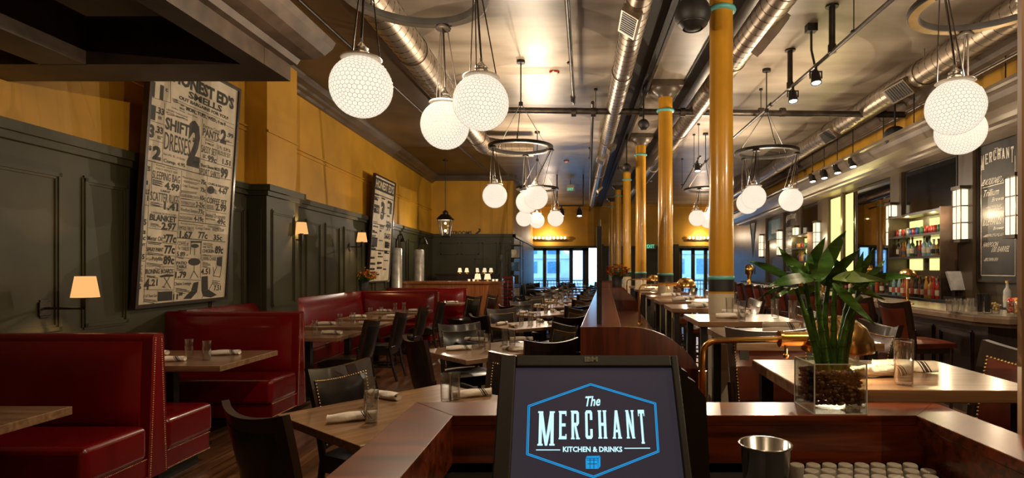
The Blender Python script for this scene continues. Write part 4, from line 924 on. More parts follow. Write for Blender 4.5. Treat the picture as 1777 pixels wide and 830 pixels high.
# ================================================================ WALL SCONCES
def sconce(label, px, py, Y, size, power):
    x, z = PX(px, Y), PZ(py, Y); xw = WL(Y)+.04-x
    t = thing('wall_sconce', label, 'wall lamp', (x, Y, z), 0, 'wall sconces on the green panelling'); s = size
    obj('lamp_shade', MB().lathe([(.72*s, .9*s), (s, -.9*s), (s*.985, -.9*s), (.705*s, .9*s)], n=28, closed=True), M['shade'], t, 'warm glowing tapered shade')
    obj('arm', MB().box(xw, .012, -.012, .012, -1.95*s, -1.75*s).box(-.02, .02, -.02, .02, -1.8*s, -.6*s), M['iron'], t)
    obj('back_plate', MB().box(xw, xw+.02, -.05, .05, -2.5*s, -1.3*s).box(xw, xw+.01, -.035, .035, -2.7*s, -1.1*s), M['iron'], t, bev=.004)
    lamp('POINT', (0, 0, 0), power, (1, .6, .26), .02, parent=t)
sconce('nearest wall sconce with glowing parchment shade, above the first red booth', 148, 498, 4.55, .092, 9)
sconce('second wall sconce, on the panelling just past the wall breast', 523, 396, 8.35, .092, 9)
sconce('third wall sconce, beside the smaller poster', 628, 412, 11.1, .10, 9)
# flowers on the booth
def flowers(name, label, cat, loc, spread, cols, vase, n=60, h=.2):
    t = thing(name, label, cat, loc)
    if vase: obj('vase', MB().lathe([(.10, 0), (.10, .01), (.12, .2), (.115, .2), (.095, .02), (0, .015)], n=24, closed=True), M['dark'] if vase == 1 else M['matte_black'], t)
    z0 = .2 if vase else 0; st = MB(); pet = [MB() for _ in cols]
    for i in range(n):
        a = random.uniform(0, 2*PI); r = spread*math.sqrt(random.random()); p = Vector((r*math.cos(a), r*math.sin(a), z0+h*random.uniform(.2, 1)*(1-.5*r/spread)))
        st.cyl((p.x*.3, p.y*.3, z0-.02), p, .004, n=4)
        if i % 3 == 0:
            q = p+Vector((math.cos(a)*.07, math.sin(a)*.07, -.03)); v = Vector((-math.sin(a), math.cos(a), 0))*.014; st.add([p, p.lerp(q, .5)+v, q, p.lerp(q, .5)-v], [(0, 1, 2, 3)])
        k = i % len(cols); rr = random.uniform(.030, .05)
        for j in range(7):
            b = 2*PI*j/7; d = Vector((math.cos(b), math.sin(b), .35))*rr*1.2; w_ = Vector((-math.sin(b), math.cos(b), 0))*rr*.4
            pet[k].add([p, p+d*.6+w_, p+d, p+d*.6-w_], [(0, 1, 2, 3)])
        pet[k].sphere(p, rr*.35, 6, 4)
    obj('stems', st, M['leaf'], t)
    for k, c in enumerate(cols): obj('blossoms', pet[k], c, t)
YF, OF, RF = mat('yellow_petals', (.75, .42, .02), .6), mat('orange_petals', (.65, .15, .02), .6), mat('red_petals', (.5, .02, .02), .6)
flowers('flower_arrangement', 'yellow and orange flowers in a dark vase on the banquette corner', 'flowers', (PX(634, 11.9), 11.75, 1.06), .29, (YF, OF), 1, 110, .30)
flowers('flower_arrangement', 'red and yellow flower arrangement on the far end of the divider', 'flowers', (PX(1072, 10.9), 10.9, 1.152), .22, (YF, RF, OF), 2, 90, .32)

t = thing('exit_sign', 'small greenish exit sign on the back wall between far columns', 'exit sign', (PX(1128, BW), BW-.2, PZ(428, BW)))
obj('housing', MB().box(-.22, .22, 0, .06, -.12, .12), mat('grey_sign_box', (.2, .22, .22), .4), t); lm = MB(); lettering(lm, 'EXIT', lambda a, b: (a, -.004, b), -.17, .17, -.08, .08, .02); obj('lettering', lm, M['greenglow'], t); obj('arm', MB().box(-.02, .02, .05, .2, -.02, .02), M['black'], t)
# ================================================================ ORANGE WOOD COUNTER, restroom corner
Y = 14.0; x0, x1, x2 = -4.45, PX(770, Y), PX(870, Y)
t = thing('wood_counter', 'orange wood host counter behind the farthest booth', 'counter', (0, Y, 0))
obj('top', MB().box(x0, x2+.03, -.04, .5, 1.14, 1.20), M['orange_wood'], t, bev=.005)
m = MB().box(x0, x2, 0, .42, 0, 1.14)
for k in range(14): m.box(x2-1.45+k*.105, x2-1.445+k*.105, -.006, 0, .05, 1.12)
obj('front_panel', m, M['orange_wood'], t)
obj('glass_screen', MB().box(PX(822, Y), PX(868, Y), .2, .21, 1.2, 1.62), M['pane'], t)
obj('screen_post', MB().box(PX(866, Y), PX(869, Y), .18, .23, 1.2, 1.85).box(PX(821, Y), PX(823, Y), .19, .22, 1.2, 1.75).box(PX(821, Y), PX(845, Y), .19, .22, 1.73, 1.75), M['iron'], t)
for i, px in enumerate((829, 846)):
    t = thing('table_lamp', 'small glowing lamp on the orange wood counter, %s of two' % ('left' if i == 0 else 'right'), 'lamp', (PX(px, 14.2), 14.2, 1.201), 0, 'lamps on the orange counter')
    obj('lamp_shade', MB().lathe([(.06, .18), (.085, .04)], n=16, closed=True), M['lampwhite'], t); obj('base', MB().lathe([(.04, 0), (.04, .01), (.01, .02), (.01, .1)], n=12), M['brass'], t)
for i, px in enumerate((814, 822, 856, 862)):
    tag(obj('candle_cup', MB().lathe([(.025, 0), (.03, .05), (.028, .05), (.02, .005)], (PX(px, 14.1), 14.1, 1.201), 12), M['lampwhite']), 'tiny glowing candle cup on the orange counter, %s from left' % nth[i].replace('nearest', 'first'), 'candle', 'candle cups on the orange counter')
# dark sideboard with five little lamps
Y = 17.2
t = thing('sideboard', 'tall dark sideboard against the green restroom wall', 'sideboard', (-3.0, Y, 0)); obj('body', MB().box(-1.2, .65, 0, .5, 0, 1.32), M['dark_wood'], t); obj('top', MB().box(-1.23, .68, -.03, .53, 1.32, 1.36), M['dark_wood'], t)
for i, px in enumerate((798, 810, 828, 841, 852)):
    t = thing('table_lamp', 'little white-shaded lamp on the dark sideboard, %s of five from left' % nth[i].replace('nearest', 'first'), 'lamp', (PX(px, 17.4), 17.4, 1.3605), 0, 'little lamps on the dark sideboard')
    obj('lamp_shade', MB().lathe([(.04, .17), (.065, .04)], n=16, closed=True), M['lampwhite'], t); obj('base', MB().lathe([(.03, 0), (.03, .01), (.008, .02), (.008, .12)], n=12), M['brass'], t)
for i, (px, lb) in enumerate(((688, 'pale metal column cooler behind the booths beside the smaller poster'), (727, 'second pale metal column behind the booths, right of the first'))):
    t = thing('steel_cylinder', lb, 'steel cylinder', (PX(px, 13.75 if i == 0 else 14.9), 13.75 if i == 0 else 14.9, 0), 0, 'steel cylinders by the green wall')
    obj('body', MB().lathe([(.13, 0), (.13, 1.98), (.10, 2.0)], n=20), mat('pale_brushed_metal', (.6, .57, .52), .3, metal=.5), t); obj('lamp_arm', MB().tube([(0, 0, 2.0), (0, 0, 2.15), (.06, -.05, 2.3), (.16, -.12, 2.32), (.2, -.15, 2.24)], .014, 8).lathe([(.02, 2.24), (.07, 2.14)], (.2, -.15, 0), 12), M['black'], t)
# red slatted rack and metal shelf by the passage
t = thing('slatted_rack', 'red slatted rack standing at the end of the orange counter', 'rack', (PX(880, 14.6), 14.6, 0))
m = MB()
for k in range(11): m.box(-.12, .14, 0, .2, .25+k*.1, .31+k*.1)
obj('slats', m, M['red'], t); obj('frame', MB().box(-.14, -.12, 0, .2, 0, 1.3).box(.14, .16, 0, .2, 0, 1.3).cyl((0, -.02, .0), (.02, -.02, 1.2), .012, n=6), M['steel'], t)
t = thing('metal_shelf', 'tall dark metal shelf of books beside the passage to the storefront', 'shelf', (-1.99, 17.0, 0))
m = MB()
for y in (0, .9):
    for x in (0, .3): m.box(x-.01, x+.01, y-.01, y+.01, 0, 2.35)
for k in range(6): m.box(-.01, .31, -.01, .91, .3+k*.38, .315+k*.38)
obj('frame', m, M['black'], t)
bc = [mat('blue_book', (.05, .15, .3), .5), mat('cream_book', (.5, .45, .35), .5), mat('black_book', (.03, .03, .03), .5)]
for k in range(5):
    for j in range(4):
        tag(obj('book', MB().box(-1.96, -1.74, 17.1+j*.06, 17.145+j*.06, .316+k*.38, .316+k*.38+.24), bc[(k+j) % 3]), '%s book on the metal shelf, %s level from below, %s book along' % (('blue', 'cream', 'black')[(k+j) % 3], nth[k].replace('nearest', 'first'), nth[j].replace('nearest', 'first')), 'book', 'books on the metal shelf')

# ================================================================ THE BAR
BX = lambda c, y: c+KR*y
t = thing('bar_counter', 'long curved-edge bar counter with dark panelled front along the right', 'bar', (0, 0, 0))
Y0b, Y1b = 5.15, 20.
pl = [(3.66, Y0b+.22), (3.40, Y0b+.50), (3.40, Y1b), (4.15, Y1b), (4.15, Y0b), (3.88, Y0b)]
pl = [(4.75, Y0b+.05), (3.55, Y0b+.05), (3.40, Y0b+.32), (3.40, Y1b), (4.08, Y1b), (4.08, Y0b+.75), (4.75, Y0b+.75)]
def grow(pl, d): return [(c-(d if c < 3.6 else -d*0), y-(d if y < Y0b+.35 else 0)) for c, y in pl]
obj('top', MB().prism(pl, lambda c, y: (BX(c, y), y, 1.045), lambda c, y: (BX(c, y), y, 1.07)), M['bar_top'] if 'bar_top' in M else mat('bar_top_metal', (.34, .27, .20), .22, metal=.5, var=.15), t, bev=.008)
obj('edge_moulding', MB().prism(grow(pl, .02), lambda c, y: (BX(c, y), y, 1.0), lambda c, y: (BX(c, y), y, 1.045)).prism(grow(pl, -.02), lambda c, y: (BX(c, y), y, .96), lambda c, y: (BX(c, y), y, 1.0)), mat('bar_edge_moulding', (.13, .085, .055), .3), t, bev=.01)
pf = [(4.7, Y0b+.3), (3.85, Y0b+.3), (3.65, Y0b+.5), (3.65, Y1b), (4.05, Y1b), (4.05, Y0b+.7), (4.7, Y0b+.7)]
m = MB().prism(pf, lambda c, y: (BX(c, y), y, 0), lambda c, y: (BX(c, y), y, .96))
for k in range(20): y = Y0b+.75+k*.72; frame_mould(m, y, y+.6, .15, .85, 3.65, KR, side=-1)
obj('front_panel', m, M['dark_wood'], t)
obj('foot_rail', MB().tube([(BX(3.45, Y0b+.6), Y0b+.6, .2), (BX(3.45, Y1b), Y1b, .2)], .022, 10), M['brass'], t)
# stools at the bar
for i in range(15):
    y = 6.0+.82*i; stool((BX(3.16, y), y, 0), -PI/2+.06+random.uniform(-.1, .1), 'brown leather stool drawn up to the bar, %s from the near end' % nth[i].replace('nearest', 'first'), 'stools along the bar')
# back bar
WF = 5.0
t = thing('back_bar', 'dark back bar cabinet with lower counter along the right wall', 'cabinet', (0, 0, 0))
obj('body', MB().sbox(WF-.42, WF, 6.2, 21, 0, 1.02, KR), M['dark_wood'], t); obj('top', MB().sbox(WF-.46, WF, 6.2, 21, 1.02, 1.06, KR), M['matte_black'], t)
pil = MB()
for y0, y1 in ((6.9, 7.05), (7.92, 8.25), (9.9, 10.3), (12.48, 12.58), (13.36, 14.0), (15.3, 15.7), (16.9, 17.2), (18.9, 19.5)): pil.sbox(WF-.1, WF, y0, y1, 1.06, 3.2, KR)
struct('wall_right_pilasters', pil, M['crown'])
# televisions
def bplane(y0, y1, z0, z1, c=WF-.06, out=.004):
    return Plane((BX(c, y1), y1, z0), (BX(c, y0), y0, z0), (BX(c, y1), y1, z1), out)
for y0, y1, z0, z1, lb in ((8.35, 9.82, 2.42, 3.15, 'large black television above the near liquor shelves'), (14.1, 15.25, 2.42, 3.1, 'second black television farther along the bar wall')):
    t = thing('television', lb, 'television'); P = bplane(y0, y1, z0, z1); m = MB(); P.slab(m, 0, 1, 0, 1, -.05, 0); obj('housing', m, M['matte_black'], t)
    m = MB(); P.slab(m, .02, .98, .03, .97, 0, .004); obj('screen', m, M['screen'], t)
# mirror between the pilasters
t = thing('bar_mirror', 'tall mirror on the bar wall reflecting the globe lights', 'mirror'); P = bplane(10.35, 11.9, 1.2, 3.1, WF-.02); m = MB(); P.slab(m, 0, 1, 0, 1, -.01, .01); obj('glass', m, M['mirror'], t)
m = MB()
for q in ((-.03, 0, -.02, 1.02), (1, 1.03, -.02, 1.02), (0, 1, -.02, 0), (0, 1, 1, 1.02)): P.slab(m, *q, -.01, .03)
obj('frame', m, M['dark_wood'], t)
for y0, y1, lb in ((12.64, 13.3, 'tall yellow backlit panel, left one beside the bar mirror'), (12.0, 12.44, 'narrow yellow glowing panel standing in for the left panel reflected in the mirror')):  # narrow one paints the left panel's mirror reflection as a glowing surface
    t = thing('glowing_panel', lb, 'light panel', (0, 0, 0), 0, 'yellow backlit panels'); P = bplane(y0, y1, 1.3, 3.1, WF-.03); m = MB(); P.slab(m, 0, 1, 0, 1, 0, .01); obj('panel', m, M['backlit'], t)
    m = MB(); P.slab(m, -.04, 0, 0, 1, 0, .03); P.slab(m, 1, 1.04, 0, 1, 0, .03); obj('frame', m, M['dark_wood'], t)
    lamp('POINT', tuple(P.at(.5, .7, .35)), 6, (1, .85, .3), 0, parent=t)
# glass sconces
for i, (y, lb) in enumerate(((8.08, 'nearest tall lit sconce, between the television and the chalkboard'), (6.98, 'tall lit sconce cut by the right edge beside the chalkboard'), (10.1, 'tall lit sconce between the television and the mirror'), (13.88, 'lit sconce on the pilaster left of the yellow panels'), (15.5, 'lit sconce beside the second chalkboard'), (17.05, 'lit sconce second from the far end of the bar'), (19.2, 'farthest lit sconce on the bar wall'))):
    t = thing('bar_sconce', lb, 'wall lamp', (BX(WF-.12, y), y, 2.26), -math.atan(KR), 'tall lit sconces on the bar wall')
    m = MB()
    for k in range(3): m.box(-.10, 0, -.09, .09, -.34+k*.235, -.125+k*.235)
    obj('glass_block', m, M['sconce'], t)
    f = MB().box(-.12, .02, -.11, .11, -.39, -.345).box(-.12, .02, -.11, .11, .355, .40)
    for sy in (-1, 1): f.box(-.105, -.095, sy*.1-.006, sy*.1+.006, -.35, .36)
    f.box(-.106, -.1, -.004, .004, -.35, .36)
    for k in (0, 1): f.box(-.104, 0, -.095, .095, -.124+k*.235, -.108+k*.235)
    obj('frame', f, M['iron'], t); lamp('POINT', (-.25, 0, 0), 8, (1, .75, .45), 0, parent=t)
# chalkboards
def chalkboard(label, P, big):
    t = thing('chalkboard', label, 'chalkboard'); m = MB(); P.slab(m, 0, 1, 0, 1, -.03, 0); obj('board', m, M['chalkboard'], t)
    m = MB()
    for q in ((-.05, 0, -.02, 1.02), (1, 1.05, -.02, 1.02), (0, 1, -.02, 0), (0, 1, 1, 1.02)): P.slab(m, *q, -.03, .02)
    obj('frame', m, M['dark_wood'], t); c = MB(); T = lambda s, a0, a1, b0, b1, off=.0, w_=None: lettering(c, s, P.at, a0, a1, b0, b1, off, w_)
    T('The', .42, .62, .925, .955); 
    for k, ch in enumerate('MERCHANT'): a = .06+k*.112; d = .022*(1-abs(k-3.5)/3.5); slab_letter(c, ch, P.at, a, a+.075, .85+d-(.03 if k == 0 or k == 7 else 0), .93+.6*d)
    for s_ in ((.04, .04), (.04, .80), (.96, .04), (.96, .80)): pass
    for p, q in (((.05, .03), (.95, .03)), ((.05, .03), (.05, .86)), ((.95, .03), (.95, .86))): P.seg(c, p, q, .009)
    sl = lambda u, v: (u+.12*v-.06, v)
    T('BLACKBOARD SPECIALS', .09, .93, .70, .745, 0., sl); P.seg(c, (.09, .685), (.93, .695), .008)
    T('Trillium', .12, .55, .615, .665, .0, sl); T('Brewery', .36, .74, .56, .60, 0., sl); T('-FARMHOUSE', .2, .62, .525, .543, 0., sl); T('STOUT', .4, .62, .50, .517, 0., sl)
    T('IDLE HANDS', .12, .62, .40, .455, 0., sl); T('Brewery', .40, .72, .355, .385, 0., sl); T('-ABSENCE OF LIGHT', .12, .74, .315, .335, 0., sl)
    T('HARPOON', .12, .52, .24, .275, 0., sl); T('100 BARREL', .36, .82, .20, .24, 0., sl); T('-BROWN IPA', .14, .52, .135, .16, 0., sl)
    obj('chalk_writing', c, M['chalk'], t)
chalkboard('tall black chalkboard with white beer specials at the right edge', bplane(7.12, 7.86, 1.36, 3.16, WF-.04), 1)
chalkboard('far black chalkboard with the same white heading, along the bar', bplane(15.75, 16.85, 1.36, 3.16, WF-.04), 0)
# liquor shelves
def bottle_mesh(kind):
    if kind == 0: p = [(0, 0), (.037, 0), (.038, .01), (.038, .17), (.034, .195), (.014, .225), (.013, .275), (.016, .278), (.016, .30), (0, .30)]
    elif kind == 1: p = [(0, 0), (.044, 0), (.045, .01), (.045, .13), (.038, .155), (.016, .175), (.015, .22), (.019, .222), (.019, .25), (0, .25)]
    elif kind == 2: p = [(0, 0), (.032, 0), (.034, .01), (.034, .19), (.022, .24), (.013, .27), (.013, .31), (.015, .312), (.015, .33), (0, .33)]
    else: p = [(0, 0), (.03, 0), (.033, .006), (.033, .115), (.027, .122), (0, .122)]
    return MB().lathe(p, n=12, closed=True).mesh('bottle')
BM = [bottle_mesh(k) for k in range(4)]
LBm = [MB().lathe([(r, a), (r, b)], n=12, closed=True).mesh('bottle_label') for r, a, b in ((.0388, .05, .13), (.0458, .03, .10), (.0348, .05, .14))]
CPm = [MB().lathe([(.0165, a), (.0165, b), (0, b)], n=10, closed=True).mesh('cap') for a, b in ((.27, .302), (.22, .253), (.30, .332))]
cols = [('amber', (.30, .09, .01)), ('clear', (.55, .58, .55)), ('dark green', (.02, .07, .02)), ('red', (.35, .03, .015)), ('brown', (.10, .035, .01)), ('golden', (.5, .28, .04)), ('black', (.02, .02, .02)), ('pale blue', (.2, .35, .42))]
ccol = [('silver', (.5, .5, .5)), ('red', (.4, .04, .03)), ('blue', (.04, .12, .35)), ('orange', (.5, .18, .03)), ('white', (.6, .58, .52)), ('green', (.06, .2, .08))]
bmats = [(n_, mat(n_.replace(' ', '_')+'_bottle_glass', c, .08, var=.02, coat=.5)) for n_, c in cols]; cmats = [(n_, mat(n_+'_can', c, .25, metal=.4, var=.05)) for n_, c in ccol]
lmats = [mat('cream_label', (.6, .54, .42), .6), mat('black_label', (.03, .03, .03), .5), mat('red_label', (.4, .05, .03), .5)]
capm = [mat('black_cap', (.02, .02, .02), .4), mat('gold_cap', (.5, .33, .08), .3, metal=.8), mat('red_cap', (.4, .03, .02), .4)]
def mk_mesh(me, m_): q = me.copy(); q.materials.clear(); q.materials.append(m_); return q
bcache = {}
def bottle(k, ci, p, label, group, detail=True):
    key = (k, ci)
    if key not in bcache: bcache[key] = mk_mesh(BM[k], (cmats if k == 3 else bmats)[ci][1])
    o = obj('can' if k == 3 else 'bottle', bcache[key], None); o.location = p; tag(o, label, 'can' if k == 3 else 'bottle', group)
    if detail and k < 3:
        lk = ('l', k, (ci*3+k) % 3)
        if lk not in bcache: bcache[lk] = mk_mesh(LBm[k], lmats[lk[2]])
        obj('bottle_label', bcache[lk], None, o)
        lk = ('c', k, (ci+k) % 3)
        if lk not in bcache: bcache[lk] = mk_mesh(CPm[k], capm[lk[2]])
        obj('cap', bcache[lk], None, o)
shm = mat('dark_shelf_wood', (.05, .03, .02), .35)
def shelf_unit(label, y0, y1, tagname, n1, n2, n3):
    t = thing('liquor_shelf', label, 'shelf', (0, 0, 0), 0, 'liquor shelves on the bar wall')
    for z in (2.04, 1.70, 2.38): obj('shelf_board', MB().sbox(WF-.34, WF-.0, y0, y1, z-.035, z, KR), shm, t)
    for a, b in ((.04, .30), (.44, .70)):
        ya, yb = y1-(y1-y0)*a, y1-(y1-y0)*b
        for z0_, z1_ in ((1.48, 1.66), (1.74, 2.0), (2.06, 2.3)): obj('backlight', MB().sbox(WF-.012, WF-.002, yb, ya, z0_, z1_, KR), M['backlit'], t)
    for ya in (y0-.02, y1): obj('side_panel', MB().sbox(WF-.34, WF, ya, ya+.02, 1.06, 2.4, KR), shm, t)
    for q in (.25, .75): lamp('POINT', (BX(WF-.22, y0+(y1-y0)*q), y0+(y1-y0)*q, 2.30), 2.2, (1, .85, .35), 0, parent=t)
    for n_, z, kinds, nmz in ((n1, 2.041, (3,), 'top shelf'), (n2, 1.701, (0, 1, 1, 0), 'middle shelf'), (n3, 1.061, (0, 2, 0, 2), 'counter, front row,'), (n3, 1.061, (2, 0, 2), 'counter, back row,')):
        for i in range(n_):
            y = y1-.06-(y1-y0-.12)*i/max(n_-1, 1); k = kinds[i % len(kinds)]; off = .2 if 'shelf' in nmz else (.33 if 'front' in nmz else .14)
            ci = random.randrange(len(ccol) if k == 3 else len(cols)); cn_ = (ccol if k == 3 else cols)[ci][0]
            bottle(k, ci, (BX(WF-off+random.uniform(-.02, .02), y), y, z), '%s %s, %s from left on the %s of the %s unit' % (cn_, 'can' if k == 3 else 'bottle', nth[i].replace('nearest', 'first'), nmz, tagname), 'bottles and cans on the bar shelves', detail=tagname == 'near')
shelf_unit('liquor shelves with yellow backlight under the near television', 8.3, 9.85, 'near', 17, 13, 15)
shelf_unit('liquor shelves with yellow backlight under the far television', 14.05, 15.28, 'far', 9, 8, 8)
# things along the bar wall counter under the mirror
for i in range(9):
    y = 12.0-i*.2; bottle(random.choice((0, 1, 2)), random.randrange(8), (BX(WF-.2, y), y, 1.061), 'bottle standing before the bar mirror, %s from left' % nth[i].replace('nearest', 'first'), 'bottles before the bar mirror')
# register, bar lamp, glasses, fruit jars
x, Y = PX(1645, 8.5), 8.5
t = thing('register_screen', 'tilted pale register screen on the back bar beside the bottles', 'register', (x-.1, Y-.35, 1.061), .25)
obj('base', MB().box(-.13, .13, -.10, .10, 0, .05).box(-.03, .03, .0, .06, .05, .22), M['matte_black'], t)
sc_ = MB().box(-.16, .16, -.015, .015, -.14, .14).xf(Matrix.Translation((0, -.02, .27)) @ Matrix.Rotation(-.35, 4, 'X')); obj('screen', sc_, mat('pale_register_screen', (.45, .45, .47), .3), t)
def dome_lamp_parts(t, c, r):
    obj('lamp_shade', MB().lathe([(r, 0), (r*1.02, .01), (r*.97, r*.35), (r*.8, r*.68), (r*.5, r*.92), (r*.12, r*1.02), (0, r*1.03)], c, 32), M['brass'], t, 'domed brass shade')
t = thing('bar_lamp', 'brass dome lamp standing on the bar counter', 'lamp', (PX(1575, 7.0), 7.0, 1.0705)); dome_lamp_parts(t, (0, 0, .33), .10)
obj('stem', MB().lathe([(.07, 0), (.07, .012), (.02, .02), (.012, .06), (.018, .12), (.012, .2), (.012, .36)], n=16), M['brass'], t); obj('bulb', MB().sphere((0, 0, .34), .03, 8, 6), M['bulb'], t)
t = thing('beer_tower', 'polished brass beer tap tower at the far end of the bar', 'beer tap', (PX(1300, 15.), 15., 1.0705))
obj('tower', MB().lathe([(.08, 0), (.08, .02), (.05, .05), (.05, .25), (.10, .33), (.12, .42), (.09, .52), (0, .56)], n=20), M['brass'], t); m = MB()
for k in range(4): m.cyl((-.12+k*.08, -.08, .30), (-.12+k*.08, -.1, .5), .012, n=6)
obj('handle', m, M['black'], t)
t = thing('beer_tower', 'brass beer tap tower rail in the middle of the bar', 'beer tap', (PX(1440, 10.2), 10.2, 1.0705)); obj('tower', MB().cyl((-.12, 0, 0), (-.12, 0, .3), .03).cyl((.12, 0, 0), (.12, 0, .3), .03).cyl((-.25, 0, .3), (.25, 0, .3), .035), M['brass'], t)
m = MB()
for k in range(5): m.cyl((-.2+k*.1, -.04, .3), (-.2+k*.1, -.07, .5), .012, .02, n=8)
obj('handle', m, M['black'], t)
for i, (px, dy) in enumerate(((1648, .1), (1658, .0), (1669, .1), (1662, .25), (1680, .0), (1690, .12), (1684, .28))):
    Y = 5.75+dy; tumbler((PX(px, Y), Y, 1.0705), 0, 'empty glass in the cluster on the near end of the bar, %s of seven' % nth[i].replace('nearest', 'first'), 'glasses on the near end of the bar', (1.1, 1.1, .8))
for i, (px, lb) in enumerate(((1701, 'black straw caddy on the bar, left one'), (1714, 'black straw caddy on the bar, right one'))):
    t = thing('straw_caddy', lb, 'straw holder', (PX(px, 5.6), 5.6, 1.0705), 0, 'straw caddies on the bar'); obj('cup', MB().lathe([(.033, 0), (.038, .12)], n=14), M['glass'], t); m = MB()
    for k in range(24): a = k*2.4; r = .028*math.sqrt(k/24); m.cyl((r*math.cos(a)*.7, r*math.sin(a)*.7, .01), (r*math.cos(a)*1.3, r*math.sin(a)*1.3, .19), .003, n=4)
    obj('straws', m, M['matte_black'], t)
t = thing('garnish_cup', 'glass cup of yellow garnish on the near end of the bar', 'garnish cup', (PX(1728, 5.55), 5.55, 1.0705)); obj('cup', MB().lathe([(.03, 0), (.045, .08), (.043, .08), (.028, .005)], n=16, closed=True), M['glass'], t); m = MB()
for k in range(30): m.sphere((random.uniform(-.03, .03), random.uniform(-.03, .03), .03+random.uniform(0, .07)), .012, 6, 4)
obj('garnish', m, mat('yellow_garnish', (.5, .35, .12), .6), t)
for i, (px, Y, c, nm2) in enumerate(((1757, 5.45, (.55, .06, .02), 'red cherries'), (1770, 5.35, (.75, .35, .02), 'orange wedges'))):
    t = thing('fruit_jar', 'glass jar of %s at the right end of the bar' % nm2, 'jar', (PX(px, Y), Y, 1.0705), 0, 'fruit jars on the bar'); obj('jar', MB().lathe([(.045, 0), (.05, .13), (.048, .13), (.043, .006)], n=18, closed=True), M['glass'], t); m = MB()
    for k in range(40): a = k*2.4; m.sphere((.028*math.cos(a), .028*math.sin(a), .02+.13*k/40), .016, 8, 6)
    obj('fruit', m, mat(nm2.replace(' ', '_'), c, .35), t)
bottle(0, 1, (PX(1748, 6.4), 6.4+.0, 1.0705), 'clear bottle with pale label on the bar near the chalkboard', 'bar end bottle')
# leaning framed picture at the far end
t = thing('leaning_picture', 'tall bluish picture panel leaning at the far end of the bar', 'picture'); P = Plane(W(1311, 478, 21), W(1330, 478, 20.4), W(1301, 372, 21)); m = MB(); P.slab(m, 0, 1, 0, 1, -.03, 0)
obj('panel', m, mat('blue_grey_print', (.05, .09, .14), .25, col2=(.35, .42, .48), scale=2.5), t)
m = MB(); 
for q in ((-.06, 0, -.01, 1.01), (1, 1.06, -.01, 1.01)): P.slab(m, *q, -.03, .01)
obj('frame', m, M['iron'], t)
t = thing('framed_print', 'small blue print high on the bar wall past the second chalkboard', 'picture'); P = bplane(17.3, 18.8, 2.45, 3.05, WF-.02); m = MB(); P.slab(m, 0, 1, 0, 1, -.01, .01); obj('print', m, mat('blue_print', (.02, .12, .22), .4, col2=(.12, .3, .42), scale=3), t)
m = MB()
for q in ((-.03, 0, -.04, 1.04), (1, 1.03, -.04, 1.04), (0, 1, -.04, 0), (0, 1, 1, 1.04)): P.slab(m, *q, -.01, .03)
obj('frame', m, M['iron'], t)

# ================================================================ BRASS ARM LAMPS over the high tables
def arm_lamp(label, x, Y, xd, za, r, zb, foot):
    t = thing('brass_arm_lamp', label, 'lamp', (x, Y, zb), 0, 'brass arm lamps on the divider')
    h = za-zb; R = .05; L_ = xd-x
    pts = [(0, 0, 0), (0, 0, h-R)]+[(R*(1-math.cos(a)), 0, h-R+R*math.sin(a)) for a in (.4, .8, 1.2, PI/2)]+[(L_*.62, 0, h+.008)]
    obj('arm', MB().tube(pts, .011, 14), M['brass'], t)
    obj('pole_sleeve', MB().cyl((0, 0, 0), (0, 0, h-.11), .0155, n=16).lathe([(.045, 0), (.045, .008), (.018, .02)], n=20), M['brass'], t)
    obj('arm_sleeve', MB().cyl((L_*.58, 0, h+.008), (L_*.85, 0, h+.008), .026, n=20).cyl((L_*.57, 0, h+.008), (L_*.59, 0, h+.008), .031, n=20), M['brass'], t)
    obj('switch', MB().cyl((L_*.62, 0, h), (L_*.62, 0, h-.05), .006, n=8).sphere((L_*.62, 0, h-.055), .011, 10, 8), M['brass'], t)
    dome_lamp_parts(t, (L_, 0, h-.035), r); obj('bulb', MB().sphere((L_, 0, h+.0), .025, 10, 8), M['bulb'], t)
    lamp('POINT', (L_, 0, h-.045), 5, (1, .75, .45), 0, parent=t)
arm_lamp('nearest brass pharmacy lamp arching over the first high table behind the plant', .46, 2.12, .955, 1.235, .125, .0, 1)
arm_lamp('second brass pharmacy lamp reaching over the far high tables', .80+.02, 7.6, 1.43, 1.29, .13, .77, 0)
arm_lamp('third brass pharmacy lamp farther along the leather bench', .93+.05, 11.4, 1.5, 1.29, .13, .77, 0)

# ================================================================ HOST STAND around the viewer
CT = 1.07; t = thing('host_stand', 'U-shaped cherry wood host stand counter in the foreground', 'counter', (0, 0, 0))
xi0, xi1, xo0, xo1, yi, yo, yn = -.365, .995, -.52, 1.15, 1.69, 1.86, .2
m = MB().hexa([(xo0, yn, CT-.03), (xi0, yn, CT-.03), (xi0, yi, CT-.03), (xo0, yo, CT-.03), (xo0, yn, CT), (xi0, yn, CT), (xi0, yi, CT), (xo0, yo, CT)])
m.hexa([(xi0, yi, CT-.03), (xi1, yi, CT-.03), (xo1, yo, CT-.03), (xo0, yo, CT-.03), (xi0, yi, CT), (xi1, yi, CT), (xo1, yo, CT), (xo0, yo, CT)])
m.hexa([(xi1, yn, CT-.03), (xo1, yn, CT-.03), (xo1, yo, CT-.03), (xi1, yi, CT-.03), (xi1, yn, CT), (xo1, yn, CT), (xo1, yo, CT), (xi1, yi, CT)])
obj('counter_rim', m, M['host'], t, bev=.002)
e = MB().box(xi0-.02, xi0, yn, yi, CT-.14, CT-.03).box(xi1, xi1+.02, yn, yi, CT-.14, CT-.03).box(xi0, xi1, yi, yi+.02, CT-.14, CT-.03); obj('inner_fascia', e, M['host'], t)
